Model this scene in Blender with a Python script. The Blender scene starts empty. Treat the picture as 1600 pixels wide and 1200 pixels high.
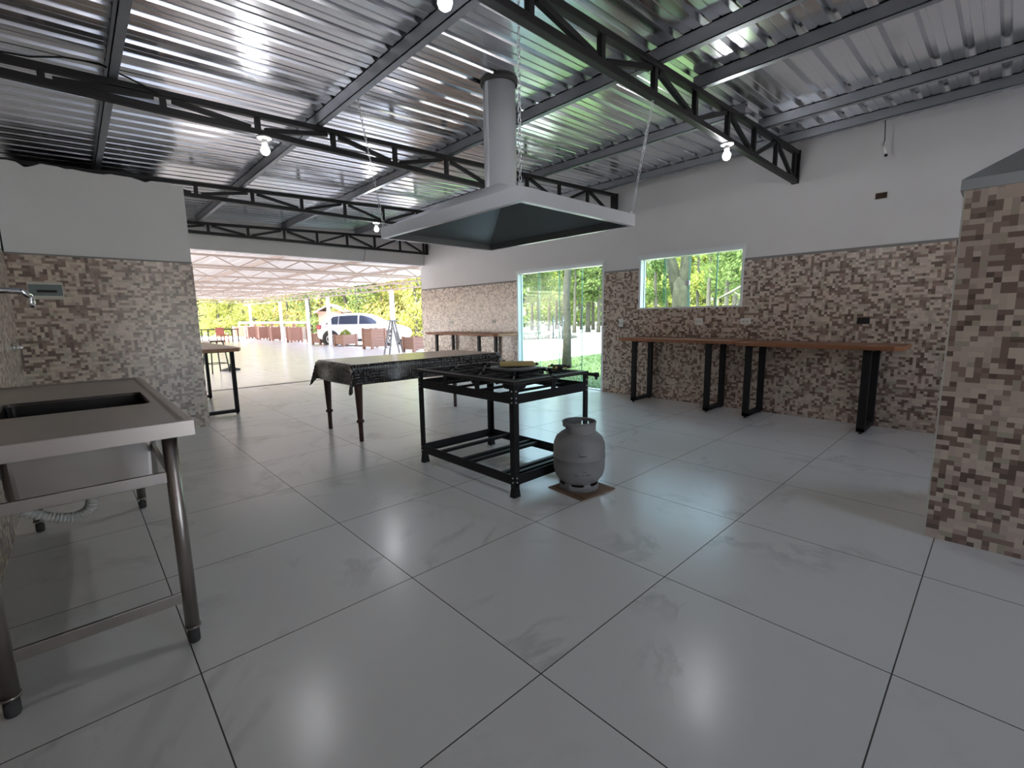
import bpy, bmesh, math, random
from mathutils import Vector, Matrix
PI = math.pi
scene = bpy.context.scene
COL = scene.collection

# ---------------------------------------------------------------- camera
FPX = 721.2
yaw, pitch, roll = 0.755502406, 0.145128564, -0.0155528264
cy, sy, cp, sp, cr, sr = (math.cos(yaw), math.sin(yaw), math.cos(pitch),
                          math.sin(pitch), math.cos(roll), math.sin(roll))
fwd = Vector((sy*cp, cy*cp, -sp)); r0 = Vector((cy, -sy, 0)); u0 = r0.cross(fwd)
right = r0*cr + u0*sr; up = -r0*sr + u0*cr
cam_d = bpy.data.cameras.new('camera'); cam = bpy.data.objects.new('camera', cam_d); COL.objects.link(cam)
cam.matrix_world = Matrix(((right.x, up.x, -fwd.x, 0), (right.y, up.y, -fwd.y, 0),
                           (right.z, up.z, -fwd.z, 1.2), (0, 0, 0, 1)))
cam_d.sensor_width = 36; cam_d.sensor_fit = 'HORIZONTAL'; cam_d.lens = FPX/1600*36
cam_d.clip_start = 0.05; cam_d.clip_end = 400
scene.camera = cam

# ---------------------------------------------------------------- world, sun, exposure
world = bpy.data.worlds.new('world'); scene.world = world; world.use_nodes = True
wn = world.node_tree; wn.nodes.clear()
sky = wn.nodes.new('ShaderNodeTexSky'); sky.sky_type = 'NISHITA'; sky.sun_disc = False
sky.sun_elevation = math.radians(55); sky.sun_rotation = math.radians(282)
sky.air_density = 1.0; sky.dust_density = 4.0; sky.ozone_density = 1.0
bgn = wn.nodes.new('ShaderNodeBackground'); bgn.inputs[1].default_value = 1.85
won = wn.nodes.new('ShaderNodeOutputWorld')
hz = wn.nodes.new('ShaderNodeMix'); hz.data_type = 'RGBA'; hz.inputs[0].default_value = 0.6
hz.inputs[7].default_value = (0.62, 0.60, 0.585, 1)      # thin bright cloud over the sky
wn.links.new(sky.outputs[0], hz.inputs[6]); wn.links.new(hz.outputs[2], bgn.inputs[0]); wn.links.new(bgn.outputs[0], won.inputs[0])
sun_d = bpy.data.lights.new('sun', 'SUN'); sun_d.energy = 5.5; sun_d.angle = math.radians(0.6)
sun_d.color = (1.0, 0.95, 0.86)
sun = bpy.data.objects.new('sun', sun_d); COL.objects.link(sun)
sun.rotation_euler = Vector((0.44, 0.10, -0.89)).to_track_quat('-Z', 'Y').to_euler()
BULB_STRENGTH = 130.0
scene.view_settings.view_transform = 'Standard'; scene.view_settings.look = 'None'
scene.view_settings.exposure = 1.25; scene.view_settings.gamma = 1.0
scene.view_settings.use_curve_mapping = False
scene.cycles.max_bounces = 10; scene.cycles.diffuse_bounces = 6; scene.cycles.glossy_bounces = 4
scene.cycles.transparent_max_bounces = 16; scene.cycles.sample_clamp_indirect = 3.0; scene.cycles.use_adaptive_sampling = False
scene.cycles.caustics_reflective = False; scene.cycles.caustics_refractive = False

# ---------------------------------------------------------------- helpers
class MB:
    def __init__(s): s.bm = bmesh.new()
    def face(s, pts, mi=0):
        f = s.bm.faces.new([s.bm.verts.new(p) for p in pts]); f.material_index = mi; return f
    def box(s, x0, x1, y0, y1, z0, z1, mi=0):
        v = [s.bm.verts.new((x, y, z)) for x in (x0, x1) for y in (y0, y1) for z in (z0, z1)]
        for q in ((0,1,3,2), (4,6,7,5), (0,4,5,1), (2,3,7,6), (0,2,6,4), (1,5,7,3)):
            f = s.bm.faces.new([v[i] for i in q]); f.material_index = mi
    def bar(s, p0, p1, w, h, upv=(0, 0, 1), mi=0):
        p0, p1 = Vector(p0), Vector(p1); d = (p1-p0).normalized(); u = Vector(upv)
        if abs(d.dot(u)) > 0.98: u = Vector((0, 1, 0))
        a = d.cross(u).normalized(); b = a.cross(d).normalized(); v = []
        for p in (p0, p1):
            for sa, sb in ((-1,-1), (1,-1), (1,1), (-1,1)):
                v.append(s.bm.verts.new(p + a*sa*w/2 + b*sb*h/2))
        for q in ((3,2,1,0), (4,5,6,7), (0,1,5,4), (1,2,6,5), (2,3,7,6), (3,0,4,7)):
            f = s.bm.faces.new([v[i] for i in q]); f.material_index = mi
    def tube(s, pts, r, seg=10, closed=False, mi=0, cap=True):
        pts = [Vector(p) for p in pts]; n = len(pts); rs = r if isinstance(r, (list, tuple)) else [r]*n
        rings = []; ref = None
        for i, p in enumerate(pts):
            if closed: d = pts[(i+1) % n] - pts[i-1]
            else: d = pts[min(i+1, n-1)] - pts[max(i-1, 0)]
            d.normalize()
            if ref is None:
                ref = Vector((0, 0, 1)) if abs(d.z) < .9 else Vector((1, 0, 0))
            a = (ref - d*ref.dot(d)).normalized(); ref = a; b = d.cross(a)
            rings.append([s.bm.verts.new(p + (a*math.cos(t) + b*math.sin(t))*rs[i])
                          for t in (2*PI*k/seg for k in range(seg))])
        for i in range(n if closed else n-1):
            A, B = rings[i], rings[(i+1) % n]
            for k in range(seg):
                f = s.bm.faces.new((A[k], A[(k+1) % seg], B[(k+1) % seg], B[k])); f.material_index = mi; f.smooth = True
        if not closed and cap:
            f = s.bm.faces.new(rings[0][::-1]); f.material_index = mi
            f = s.bm.faces.new(rings[-1]); f.material_index = mi
    def lathe(s, prof, c=(0, 0, 0), seg=32, mi=0, smooth=True, cap=True):
        rings = [[s.bm.verts.new((c[0]+r*math.cos(2*PI*k/seg), c[1]+r*math.sin(2*PI*k/seg), c[2]+z)) for k in range(seg)] for r, z in prof]
        for A, B in zip(rings, rings[1:]):
            for k in range(seg):
                f = s.bm.faces.new((A[k], A[(k+1) % seg], B[(k+1) % seg], B[k])); f.smooth = smooth; f.material_index = mi
        if cap:
            for R in (rings[0][::-1], rings[-1]):
                f = s.bm.faces.new(R); f.material_index = mi
    def prism(s, poly, fn, mi=0):
        """poly: list of (a, b); fn(a, b, t) -> point for t in (0, 1)"""
        A = [s.bm.verts.new(fn(a, b, 0)) for a, b in poly]; B = [s.bm.verts.new(fn(a, b, 1)) for a, b in poly]
        n = len(poly)
        for f in ([A[::-1], B] + [[A[i], A[(i+1) % n], B[(i+1) % n], B[i]] for i in range(n)]):
            f = s.bm.faces.new(f); f.material_index = mi
    def build(s, name, mats, parent=None, bevel=0.0, smooth=False, solid=0.0):
        bmesh.ops.recalc_face_normals(s.bm, faces=s.bm.faces[:])
        me = bpy.data.meshes.new(name); s.bm.to_mesh(me); s.bm.free()
        for m in (mats if isinstance(mats, (list, tuple)) else [mats]): me.materials.append(m)
        if smooth:
            for p in me.polygons: p.use_smooth = True
        o = bpy.data.objects.new(name, me); COL.objects.link(o)
        if parent: o.parent = parent
        if solid:
            md = o.modifiers.new('thickness', 'SOLIDIFY'); md.thickness = solid; md.offset = 0
        if bevel:
            md = o.modifiers.new('bevel', 'BEVEL'); md.width = bevel; md.segments = 2; md.limit_method = 'ANGLE'
        return o

def tag(o, label=None, cat=None, group=None, kind=None):
    if label: o['label'] = label
    if cat: o['category'] = cat
    if group: o['group'] = group
    if kind: o['kind'] = kind
    return o
def thing(name, label, cat, loc=(0, 0, 0), rz=0.0, group=None):
    o = bpy.data.objects.new(name, None); COL.objects.link(o); o.empty_display_size = 0.1
    o.location = loc; o.rotation_euler = (0, 0, rz)
    return tag(o, label, cat, group)
def copy_tree(o, label=None, parent=None):
    c = o.copy(); COL.objects.link(c)
    if parent: c.parent = parent
    if label: c['label'] = label
    for ch in [x for x in o.children]: copy_tree(ch, None, c)
    return c
def struct(o): o['kind'] = 'structure'; return o

# ---------------------------------------------------------------- materials
def new_mat(name):
    m = bpy.data.materials.new(name); m.use_nodes = True
    nt = m.node_tree; b = nt.nodes['Principled BSDF']; return m, nt, b
def simple(name, col, rough=0.5, metal=0.0, var=0.06, scale=6.0, bump=0.0, spec=0.5, rvar=0.0):
    m, nt, b = new_mat(name); L = nt.links.new
    tc = nt.nodes.new('ShaderNodeTexCoord'); nz = nt.nodes.new('ShaderNodeTexNoise')
    nz.inputs['Scale'].default_value = scale; nz.inputs['Detail'].default_value = 5
    L(tc.outputs['Object'], nz.inputs['Vector'])
    mx = nt.nodes.new('ShaderNodeMix'); mx.data_type = 'RGBA'
    mx.inputs[6].default_value = tuple(max(0, c*(1-var)) for c in col)+(1,)
    mx.inputs[7].default_value = tuple(min(1, c*(1+var)) for c in col)+(1,)
    L(nz.outputs['Fac'], mx.inputs[0]); L(mx.outputs[2], b.inputs['Base Color'])
    b.inputs['Roughness'].default_value = rough; b.inputs['Metallic'].default_value = metal
    b.inputs['Specular IOR Level'].default_value = spec
    if rvar:
        mr = nt.nodes.new('ShaderNodeMapRange'); mr.inputs[3].default_value = rough-rvar; mr.inputs[4].default_value = rough+rvar
        L(nz.outputs['Fac'], mr.inputs[0]); L(mr.outputs[0], b.inputs['Roughness'])
    if bump:
        bp = nt.nodes.new('ShaderNodeBump'); bp.inputs['Strength'].default_value = bump; bp.inputs['Distance'].default_value = .01
        L(nz.outputs['Fac'], bp.inputs['Height']); L(bp.outputs[0], b.inputs['Normal'])
    return m
class NT:
    """tiny node helper"""
    def __init__(s, nt): s.nt = nt
    def n(s, t, **k):
        nd = s.nt.nodes.new(t)
        for a, v in k.items(): setattr(nd, a, v)
        return nd
    def L(s, a, b): s.nt.links.new(a, b)
    def math(s, op, a, b=None, c=None):
        nd = s.n('ShaderNodeMath', operation=op)
        for i, v in enumerate((a, b, c)):
            if v is None: continue
            if isinstance(v, (int, float)): nd.inputs[i].default_value = v
            else: s.L(v, nd.inputs[i])
        return nd.outputs[0]
    def mix(s, fac, a, b):
        nd = s.n('ShaderNodeMix', data_type='RGBA')
        for i, v in ((0, fac), (6, a), (7, b)):
            if isinstance(v, (int, float)): nd.inputs[i].default_value = v
            elif isinstance(v, tuple): nd.inputs[i].default_value = v+(1,) if len(v) == 3 else v
            else: s.L(v, nd.inputs[i])
        return nd.outputs[2]
    def comb(s, x, y, z=0.0):
        nd = s.n('ShaderNodeCombineXYZ')
        for i, v in enumerate((x, y, z)):
            if isinstance(v, (int, float)): nd.inputs[i].default_value = v
            else: s.L(v, nd.inputs[i])
        return nd.outputs[0]

def mat_floor(name, x0, y0, sx, sy_, base, rough):
    m, nt, b = new_mat(name); h = NT(nt)
    tc = h.n('ShaderNodeTexCoord'); sep = h.n('ShaderNodeSeparateXYZ'); h.L(tc.outputs['Object'], sep.inputs[0])
    u = h.math('DIVIDE', h.math('SUBTRACT', sep.outputs[0], x0), sx); v = h.math('DIVIDE', h.math('SUBTRACT', sep.outputs[1], y0), sy_)
    fu, fv = h.math('FLOOR', u), h.math('FLOOR', v)
    du = h.math('ABSOLUTE', h.math('SUBTRACT', h.math('FRACT', u), 0.5)); dv = h.math('ABSOLUTE', h.math('SUBTRACT', h.math('FRACT', v), 0.5))
    line = h.math('GREATER_THAN', h.math('MAXIMUM', du, dv), 0.5 - 0.0022/sx)
    wn_ = h.n('ShaderNodeTexWhiteNoise', noise_dimensions='2D'); h.L(h.comb(fu, fv), wn_.inputs['Vector'])
    # veins: warped bands, shifted tile by tile
    off = h.n('ShaderNodeVectorMath', operation='MULTIPLY'); h.L(wn_.outputs['Color'], off.inputs[0]); off.inputs[1].default_value = (9, 9, 9)
    pos = h.n('ShaderNodeVectorMath', operation='ADD'); h.L(tc.outputs['Object'], pos.inputs[0]); h.L(off.outputs[0], pos.inputs[1])
    n1 = h.n('ShaderNodeTexNoise'); n1.inputs['Scale'].default_value = 1.1; n1.inputs['Detail'].default_value = 7; n1.inputs['Roughness'].default_value = .62; n1.inputs['Distortion'].default_value = .9
    h.L(pos.outputs[0], n1.inputs['Vector'])
    vein = h.math('SUBTRACT', 1.0, h.math('MULTIPLY', h.math('ABSOLUTE', h.math('SUBTRACT', n1.outputs['Fac'], 0.5)), 22.0))
    vein = h.math('MAXIMUM', vein, 0.0)
    n2 = h.n('ShaderNodeTexNoise'); n2.inputs['Scale'].default_value = 2.0; n2.inputs['Detail'].default_value = 4
    h.L(pos.outputs[0], n2.inputs['Vector'])
    mask = h.n('ShaderNodeMapRange'); mask.inputs[1].default_value = .48; mask.inputs[2].default_value = .68; h.L(n2.outputs['Fac'], mask.inputs[0])
    vein = h.math('MULTIPLY', h.math('MULTIPLY', vein, mask.outputs[0]), 0.42)
    cloud = h.math('MULTIPLY', n1.outputs['Fac'], 0.16)
    c1 = h.mix(cloud, base, tuple(c*.72 for c in base))
    c2 = h.mix(vein, c1, (base[0]*.42, base[1]*.41, base[2]*.40))
    c3 = h.mix(line, c2, (.07, .062, .055))
    h.L(c3, b.inputs['Base Color'])
    rg = h.n('ShaderNodeMapRange'); rg.inputs[3].default_value = rough*.8; rg.inputs[4].default_value = rough*1.25
    h.L(n2.outputs['Fac'], rg.inputs[0])
    h.L(h.math('ADD', rg.outputs[0], h.math('MULTIPLY', line, .5)), b.inputs['Roughness'])
    n3 = h.n('ShaderNodeTexNoise'); n3.inputs['Scale'].default_value = 3.5; n3.inputs['Detail'].default_value = 1
    h.L(tc.outputs['Object'], n3.inputs['Vector'])
    bp = h.n('ShaderNodeBump'); bp.inputs['Strength'].default_value = .08; bp.inputs['Distance'].default_value = .02
    h.L(h.math('SUBTRACT', n3.outputs['Fac'], h.math('MULTIPLY', line, .1)), bp.inputs['Height']); h.L(bp.outputs[0], b.inputs['Normal'])
    return m

def mat_mosaic(name, cell=0.027, ch=0.0255):
    m, nt, b = new_mat(name); h = NT(nt)
    tc = h.n('ShaderNodeTexCoord'); sep = h.n('ShaderNodeSeparateXYZ'); h.L(tc.outputs['Object'], sep.inputs[0])
    u = h.math('DIVIDE', h.math('ADD', h.math('ADD', sep.outputs[0], sep.outputs[1]), 50.0), cell)
    v = h.math('DIVIDE', h.math('ADD', sep.outputs[2], 5.0), ch)
    iu, iv = h.math('FLOOR', u), h.math('FLOOR', v)
    def wn2(x, y, z):
        w = h.n('ShaderNodeTexWhiteNoise', noise_dimensions='3D'); h.L(h.comb(x, y, z), w.inputs['Vector']); return w.outputs['Value']
    # pieces: pairs lying (rows shifted at random), pairs standing, else single squares
    shift = h.math('GREATER_THAN', wn2(0.0, iv, 3.0), .5)
    pu = h.math('FLOOR', h.math('DIVIDE', h.math('ADD', iu, shift), 2.0))
    pv = h.math('FLOOR', h.math('DIVIDE', h.math('ADD', iv, h.math('GREATER_THAN', wn2(iu, 0.0, 4.0), .5)), 2.0))
    isH = h.math('LESS_THAN', wn2(pu, iv, 7.0), .32)
    isV = h.math('LESS_THAN', wn2(iu, pv, 9.0), .38)
    vs = wn2(iu, iv, 1.0); vv = wn2(iu, pv, 2.0); vh = wn2(pu, iv, 5.0)
    def sel(f, a, b_):
        mm = h.n('ShaderNodeMix', data_type='FLOAT'); h.L(f, mm.inputs[0]); h.L(b_, mm.inputs[2]); h.L(a, mm.inputs[3]); return mm.outputs[0]
    val = sel(isH, vh, sel(isV, vv, vs))
    cr_ = h.n('ShaderNodeValToRGB'); cr_.color_ramp.interpolation = 'CONSTANT'
    pal = [(0, (.125, .085, .068)), (.10, (.215, .142, .115)), (.27, (.285, .200, .165)), (.41, (.470, .372, .315)), (.54, (.590, .480, .405)),
           (.72, (.650, .550, .455)), (.86, (.430, .385, .290)), (.93, (.545, .440, .390))]
    els = cr_.color_ramp.elements
    els[0].position, els[0].color = pal[0][0], pal[0][1]+(1,)
    els[1].position, els[1].color = pal[1][0], pal[1][1]+(1,)
    for p, c in pal[2:]:
        e = els.new(p); e.color = c+(1,)
    h.L(val, cr_.inputs[0])
    nz = h.n('ShaderNodeTexNoise'); nz.inputs['Scale'].default_value = 5; h.L(tc.outputs['Object'], nz.inputs['Vector'])
    col = h.mix(h.math('MULTIPLY', nz.outputs['Fac'], .18), cr_.outputs[0], (.42, .36, .30))
    # fine joint between the printed ceramic slabs
    fy = h.math('FRACT', h.math('DIVIDE', h.math('ADD', sep.outputs[2], .05), .37)); 
    joint = h.math('LESS_THAN', fy, .006)
    col = h.mix(h.math('MULTIPLY', joint, .5), col, (.3, .27, .24))
    h.L(col, b.inputs['Base Color']); b.inputs['Roughness'].default_value = .22
    bp = h.n('ShaderNodeBump'); bp.inputs['Strength'].default_value = .06; bp.inputs['Distance'].default_value = .002
    h.L(val, bp.inputs['Height']); h.L(bp.outputs[0], b.inputs['Normal'])
    return m

def mat_cloth():
    m, nt, b = new_mat('printed_vinyl_cloth'); h = NT(nt)
    tc = h.n('ShaderNodeTexCoord'); sep = h.n('ShaderNodeSeparateXYZ'); h.L(tc.outputs['UV'], sep.inputs[0])
    u = h.math('MULTIPLY', sep.outputs[0], 12.0); v = h.math('MULTIPLY', sep.outputs[1], 12.0)
    iu, iv = h.math('FLOOR', u), h.math('FLOOR', v)
    w = h.n('ShaderNodeTexWhiteNoise', noise_dimensions='2D'); h.L(h.comb(iu, iv), w.inputs['Vector'])
    lying = h.math('GREATER_THAN', w.outputs['Value'], .5)
    fu, fv = h.math('FRACT', u), h.math('FRACT', v)
    mm = h.n('ShaderNodeMix', data_type='FLOAT'); h.L(lying, mm.inputs[0]); h.L(fu, mm.inputs[2]); h.L(fv, mm.inputs[3])
    strip = h.math('FRACT', h.math('MULTIPLY', mm.outputs[0], 3.0))
    nz = h.n('ShaderNodeTexNoise'); nz.inputs['Scale'].default_value = 30; h.L(tc.outputs['UV'], nz.inputs['Vector'])
    s = h.math('MULTIPLY', h.math('GREATER_THAN', strip, .62), h.math('GREATER_THAN', nz.outputs['Fac'], .47))
    edge = h.math('LESS_THAN', h.math('MINIMUM', h.math('MINIMUM', fu, fv), h.math('MINIMUM', h.math('SUBTRACT', 1.0, fu), h.math('SUBTRACT', 1.0, fv))), .06)
    c = h.mix(s, (.014, .011, .011), h.mix(w.outputs['Value'], (.19, .155, .13), (.22, .215, .21)))
    c = h.mix(edge, c, (.012, .010, .010))
    h.L(c, b.inputs['Base Color']); b.inputs['Roughness'].default_value = .22
    b.inputs['Specular IOR Level'].default_value = .6; b.inputs['Coat Weight'].default_value = .1; b.inputs['Coat Roughness'].default_value = .12
    return m

def mat_wood(name, a, c, rough=.35, axis=0, scale=3.0):
    m, nt, b = new_mat(name); h = NT(nt)
    tc = h.n('ShaderNodeTexCoord'); mp = h.n('ShaderNodeMapping'); h.L(tc.outputs['Object'], mp.inputs[0])
    sc = [14.0, 14.0, 14.0]; sc[axis] = 1.2; mp.inputs['Scale'].default_value = sc
    nz = h.n('ShaderNodeTexNoise'); nz.inputs['Scale'].default_value = scale; nz.inputs['Detail'].default_value = 6; nz.inputs['Distortion'].default_value = .6
    h.L(mp.outputs[0], nz.inputs['Vector'])
    h.L(h.mix(nz.outputs['Fac'], a, c), b.inputs['Base Color']); b.inputs['Roughness'].default_value = rough
    return m
def mat_glass(name, tint=(.86, .96, .92)):
    m = bpy.data.materials.new(name); m.use_nodes = True; nt = m.node_tree; nt.nodes.clear(); h = NT(nt)
    tr = h.n('ShaderNodeBsdfTransparent'); tr.inputs[0].default_value = tint+(1,)
    gl = h.n('ShaderNodeBsdfGlossy'); gl.inputs['Roughness'].default_value = .02
    lw = h.n('ShaderNodeLayerWeight'); sch = h.math('ADD', .04, h.math('MULTIPLY', .96, h.math('POWER', lw.outputs['Facing'], 5.0)))
    mx = h.n('ShaderNodeMixShader'); out = h.n('ShaderNodeOutputMaterial')
    h.L(sch, mx.inputs[0]); h.L(tr.outputs[0], mx.inputs[1]); h.L(gl.outputs[0], mx.inputs[2]); h.L(mx.outputs[0], out.inputs[0])
    return m
def mat_leaf(name, a, c, tr_amt=.45):
    m = bpy.data.materials.new(name); m.use_nodes = True; nt = m.node_tree; nt.nodes.clear(); h = NT(nt)
    gm = h.n('ShaderNodeNewGeometry'); 
    col = h.mix(gm.outputs['Random Per Island'], a, c)
    df = h.n('ShaderNodeBsdfDiffuse'); h.L(col, df.inputs[0]); tl = h.n('ShaderNodeBsdfTranslucent'); h.L(col, tl.inputs[0])
    mx = h.n('ShaderNodeMixShader'); mx.inputs[0].default_value = tr_amt; out = h.n('ShaderNodeOutputMaterial')
    h.L(df.outputs[0], mx.inputs[1]); h.L(tl.outputs[0], mx.inputs[2]); h.L(mx.outputs[0], out.inputs[0])
    return m
def mat_emit(name, col, s):
    m = bpy.data.materials.new(name); m.use_nodes = True; nt = m.node_tree; nt.nodes.clear(); h = NT(nt)
    e = h.n('ShaderNodeEmission'); e.inputs[0].default_value = col+(1,); e.inputs[1].default_value = s
    out = h.n('ShaderNodeOutputMaterial'); h.L(e.outputs[0], out.inputs[0]); return m

M = dict(
    floor=mat_floor('marble_floor_tile', .191, 4.247, .8338, .8200, (.90, .89, .865), .23),
    patio_floor=mat_floor('patio_floor_tile', .2, 9.4, .62, .62, (.80, .77, .75), .2),
    mosaic=mat_mosaic('mosaic_wall_tile'),
    plaster=simple('white_wall_paint', (.705, .70, .705), .75, var=.05, scale=2.5, bump=.12),
    mortar=simple('grey_mortar', (.23, .225, .22), .9, var=.15, scale=20),
    zinc=simple('galvanised_roof_sheet', (.74, .745, .77), .20, 1.0, var=.10, scale=3, rvar=.05),
    purlin=simple('galvanised_channel', (.33, .35, .38), .45, .7, var=.15, scale=8),
    black=simple('black_steel_paint', (.012, .012, .013), .5, 0, var=.2, scale=10, spec=.3),
    black_matt=simple('black_matt_frame', (.010, .0095, .010), .6, 0, var=.2, scale=10, spec=.25),
    hood=simple('pale_grey_enamel', (.62, .65, .70), .28, .0, var=.03, scale=3),
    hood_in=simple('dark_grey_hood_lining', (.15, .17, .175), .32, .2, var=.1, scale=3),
    bbq_hood=simple('grey_sheet_metal', (.42, .45, .47), .4, .1, var=.04, scale=3),
    steel=simple('brushed_stainless_steel', (.40, .365, .34), .335, 1.0, var=.05, scale=9, rvar=.03),
    steel_leg=simple('stainless_tube', (.36, .33, .305), .34, 1.0, var=.08, scale=9),
    basin=simple('shade_darkened_basin_steel', (.055, .048, .045), .35, 1.0, var=.1, scale=6),  # same steel as the worktop, with the basin's inner shade in its colour
    chrome=simple('chrome', (.85, .86, .87), .08, 1.0, var=.01),
    rubber=simple('dark_rubber', (.045, .042, .042), .7, var=.1),
    hose=simple('white_corrugated_plastic', (.62, .60, .57), .5, var=.05),
    pvc=simple('white_plastic', (.72, .72, .70), .4, var=.02),
    pvc_grey=simple('beige_plastic', (.55, .54, .48), .4, var=.02),
    smoke=simple('smoked_cover_plastic', (.16, .20, .21), .2, var=.05),
    dark=simple('dark_recess', (.012, .009, .008), .8, var=.2),
    brown_recess=simple('brick_recess', (.045, .026, .016), .9, var=.5, scale=40),
    cyl=simple('worn_grey_cylinder_paint', (.27, .265, .27), .6, .1, var=.16, scale=14, bump=.08),
    cyl_dark=simple('scratched_dark_marks', (.10, .10, .105), .6, var=.2, scale=20),
    cardboard=simple('brown_cardboard', (.23, .135, .085), .85, var=.12, scale=15),
    cloth=mat_cloth(),
    dark_wood=mat_wood('dark_turned_wood', (.035, .012, .009), (.075, .025, .018), .35, 2),
    counter_wood=mat_wood('orange_brown_counter_wood', (.20, .072, .028), (.36, .145, .06), .35, 1),
    planter_wood=mat_wood('weathered_planter_wood', (.19, .10, .075), (.33, .19, .14), .7, 0),
    planter_red=mat_wood('red_brown_planter_wood', (.27, .125, .09), (.36, .18, .13), .7, 0),
    patio_steel=simple('off_white_patio_steel', (.46, .38, .335), .55, var=.04),
    white_paint=simple('white_steel_paint', (.78, .76, .74), .5, var=.03),
    alu_white=simple('white_aluminium_frame', (.74, .78, .80), .35, var=.02),
    alu=simple('aluminium', (.55, .57, .60), .4, .8, var=.05),
    glass=mat_glass('clear_green_glass'),
    glass_edge=simple('green_glass_edge', (.08, .30, .22), .15, var=.05),
    car=simple('white_car_paint', (.80, .82, .85), .22, var=.01),
    car_glass=simple('dark_car_glass', (.03, .04, .07), .08, var=.05),
    tyre=simple('black_tyre', (.02, .02, .022), .8, var=.1),
    lamp_red=simple('red_lamp_lens', (.45, .05, .05), .2, var=.05),
    brass=simple('brass', (.42, .28, .10), .35, 1.0, var=.1),
    grey_hose=simple('grey_rubber_hose', (.14, .14, .15), .45, var=.1),
    yellow=simple('yellow_foam', (.50, .38, .16), .8, var=.1, scale=20),
    gravel=simple('pale_gravel', (.62, .58, .53), .9, var=.18, scale=3, bump=.3),
    lawn=simple('lawn_soil_green', (.075, .115, .035), .9, var=.35, scale=5, bump=.3),
    blade=mat_leaf('grass_blade', (.07, .12, .025), (.14, .21, .05), .3),
    bark=simple('grey_lichen_bark', (.062, .056, .046), .9, var=.75, scale=9, bump=.5),
    bark_green=simple('mossy_bark', (.042, .040, .024), .9, var=.8, scale=11, bump=.6),
    leaf_dark=mat_leaf('dark_green_leaf', (.05, .085, .03), (.13, .19, .06)),
    leaf_mid=mat_leaf('mid_green_leaf', (.09, .135, .045), (.22, .28, .10)),
    leaf_yellow=mat_leaf('yellow_green_leaf', (.20, .24, .06), (.42, .43, .13)),
    leaf_olive=mat_leaf('dry_olive_leaf', (.25, .20, .07), (.40, .36, .13)),
    dead_wood=simple('pale_dead_wood', (.25, .22, .17), .9, var=.2, scale=12),
    rock=simple('pale_rock', (.065, .062, .06), .9, var=.3, scale=4, bump=.4),
    brown_wall=simple('brown_shed_wall', (.25, .14, .10), .8, var=.1),
    shed_roof=simple('pale_shed_roof', (.34, .27, .25), .7, var=.08),
    red=simple('red_brown_plastic', (.35, .08, .06), .5, var=.05),
    bulb=mat_emit('lit_bulb_glass', (.97, .97, 1.0), BULB_STRENGTH),
)
m, nt, b = new_mat('translucent_white_roof')
b.inputs['Base Color'].default_value = (.80, .77, .76, 1); b.inputs['Roughness'].default_value = .6
h = NT(nt); tl = h.n('ShaderNodeBsdfTranslucent'); tl.inputs[0].default_value = (.80, .77, .76, 1)
mx = h.n('ShaderNodeMixShader'); mx.inputs[0].default_value = .05
h.L(b.outputs[0], mx.inputs[1]); h.L(tl.outputs[0], mx.inputs[2]); h.L(mx.outputs[0], nt.nodes['Material Output'].inputs[0])
M['patio_roof'] = m

# ================================================================ ROOM SHELL
XL, XR, YB, YE, YF, YM = -0.37, 6.03, -1.7, -4.8, 9.30, 6.22      # left wall, right wall, behind camera, far opening, partition
TZ = 1.83                                                # top of the mosaic tiling
def roof_z(x): return 2.83 + 0.036*x
def topz(x): return roof_z(x) - 0.006

g = MB(); g.box(XL-.15, XR+.15, YE-.15, 9.37, -.1, 0); struct(g.build('floor', M['floor']))
g = MB(); g.box(-9, 9.0, 9.37, 37, -.1, -.002); struct(g.build('floor_patio', M['patio_floor']))
g = MB(); g.box(1.04, XR, 9.30, 9.39, -.02, .006); struct(g.build('trim_1', simple('grey_threshold', (.30, .28, .27), .5)))

# right wall with door and window
DY0, DY1, DZ1 = 4.30, 6.24, 2.01
WY0, WY1, WZ0, WZ1 = 2.24, 3.69, 1.275, 2.01
g = MB(); mats = [M['plaster'], M['mosaic'], M['mortar']]
def wall_piece(y0, y1, z0, z1, tile=True):
    X0, X1 = XR, XR+.16
    if tile and z0 < TZ:
        zt = min(z1, TZ); g.box(X0, X1, y0, y1, z0, zt, 1)
        if z1 > TZ:
            g.box(X0+.004, X1, y0, y1, TZ, TZ+.028, 2); g.box(X0+.012, X1, y0, y1, TZ+.028, z1, 0)
    else: g.box(X0+.012, X1, y0, y1, z0, z1, 0)
zt = topz(XR)+.036
wall_piece(YB, WY0, 0, zt); wall_piece(WY0, WY1, 0, WZ0); wall_piece(WY0, WY1, WZ1, zt); wall_piece(WY1, DY0, 0, zt)
wall_piece(DY0, DY1, DZ1, zt); wall_piece(DY1, 9.46, 0, zt)
struct(g.build('wall_right', mats))

g = MB()
g.box(XL-.15, XL, YE-.15, 9.46, 0, TZ, 1); g.box(XL-.15, XL-.004, YE-.15, 9.46, TZ, TZ+.018, 2); g.box(XL-.15, XL-.012, YE-.15, 9.46, TZ+.018, topz(XL), 0)
struct(g.build('wall_left', mats))
g = MB()                                                # partition that carries the fuse box
g.box(XL, 1.04, YM, YM+.16, 0, TZ, 1); g.box(XL, 1.038, YM+.004, YM+.158, TZ, TZ+.016, 2)
random.seed(4)
n = 26; xs = [XL + (1.036-XL)*i/n for i in range(n+1)]  # plaster with a chipped upper edge
tops = [2.652 + random.uniform(-.012, .008) for _ in xs]
tops[4] -= .035; tops[5] -= .02; tops[20] -= .018
for i in range(n):
    a, c = xs[i], xs[i+1]
    g.prism([(a, TZ+.016), (c, TZ+.016), (c, tops[i+1]), (a, tops[i])], lambda p, q, t: (p, YM+.012+t*.14, q), 0)
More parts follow.
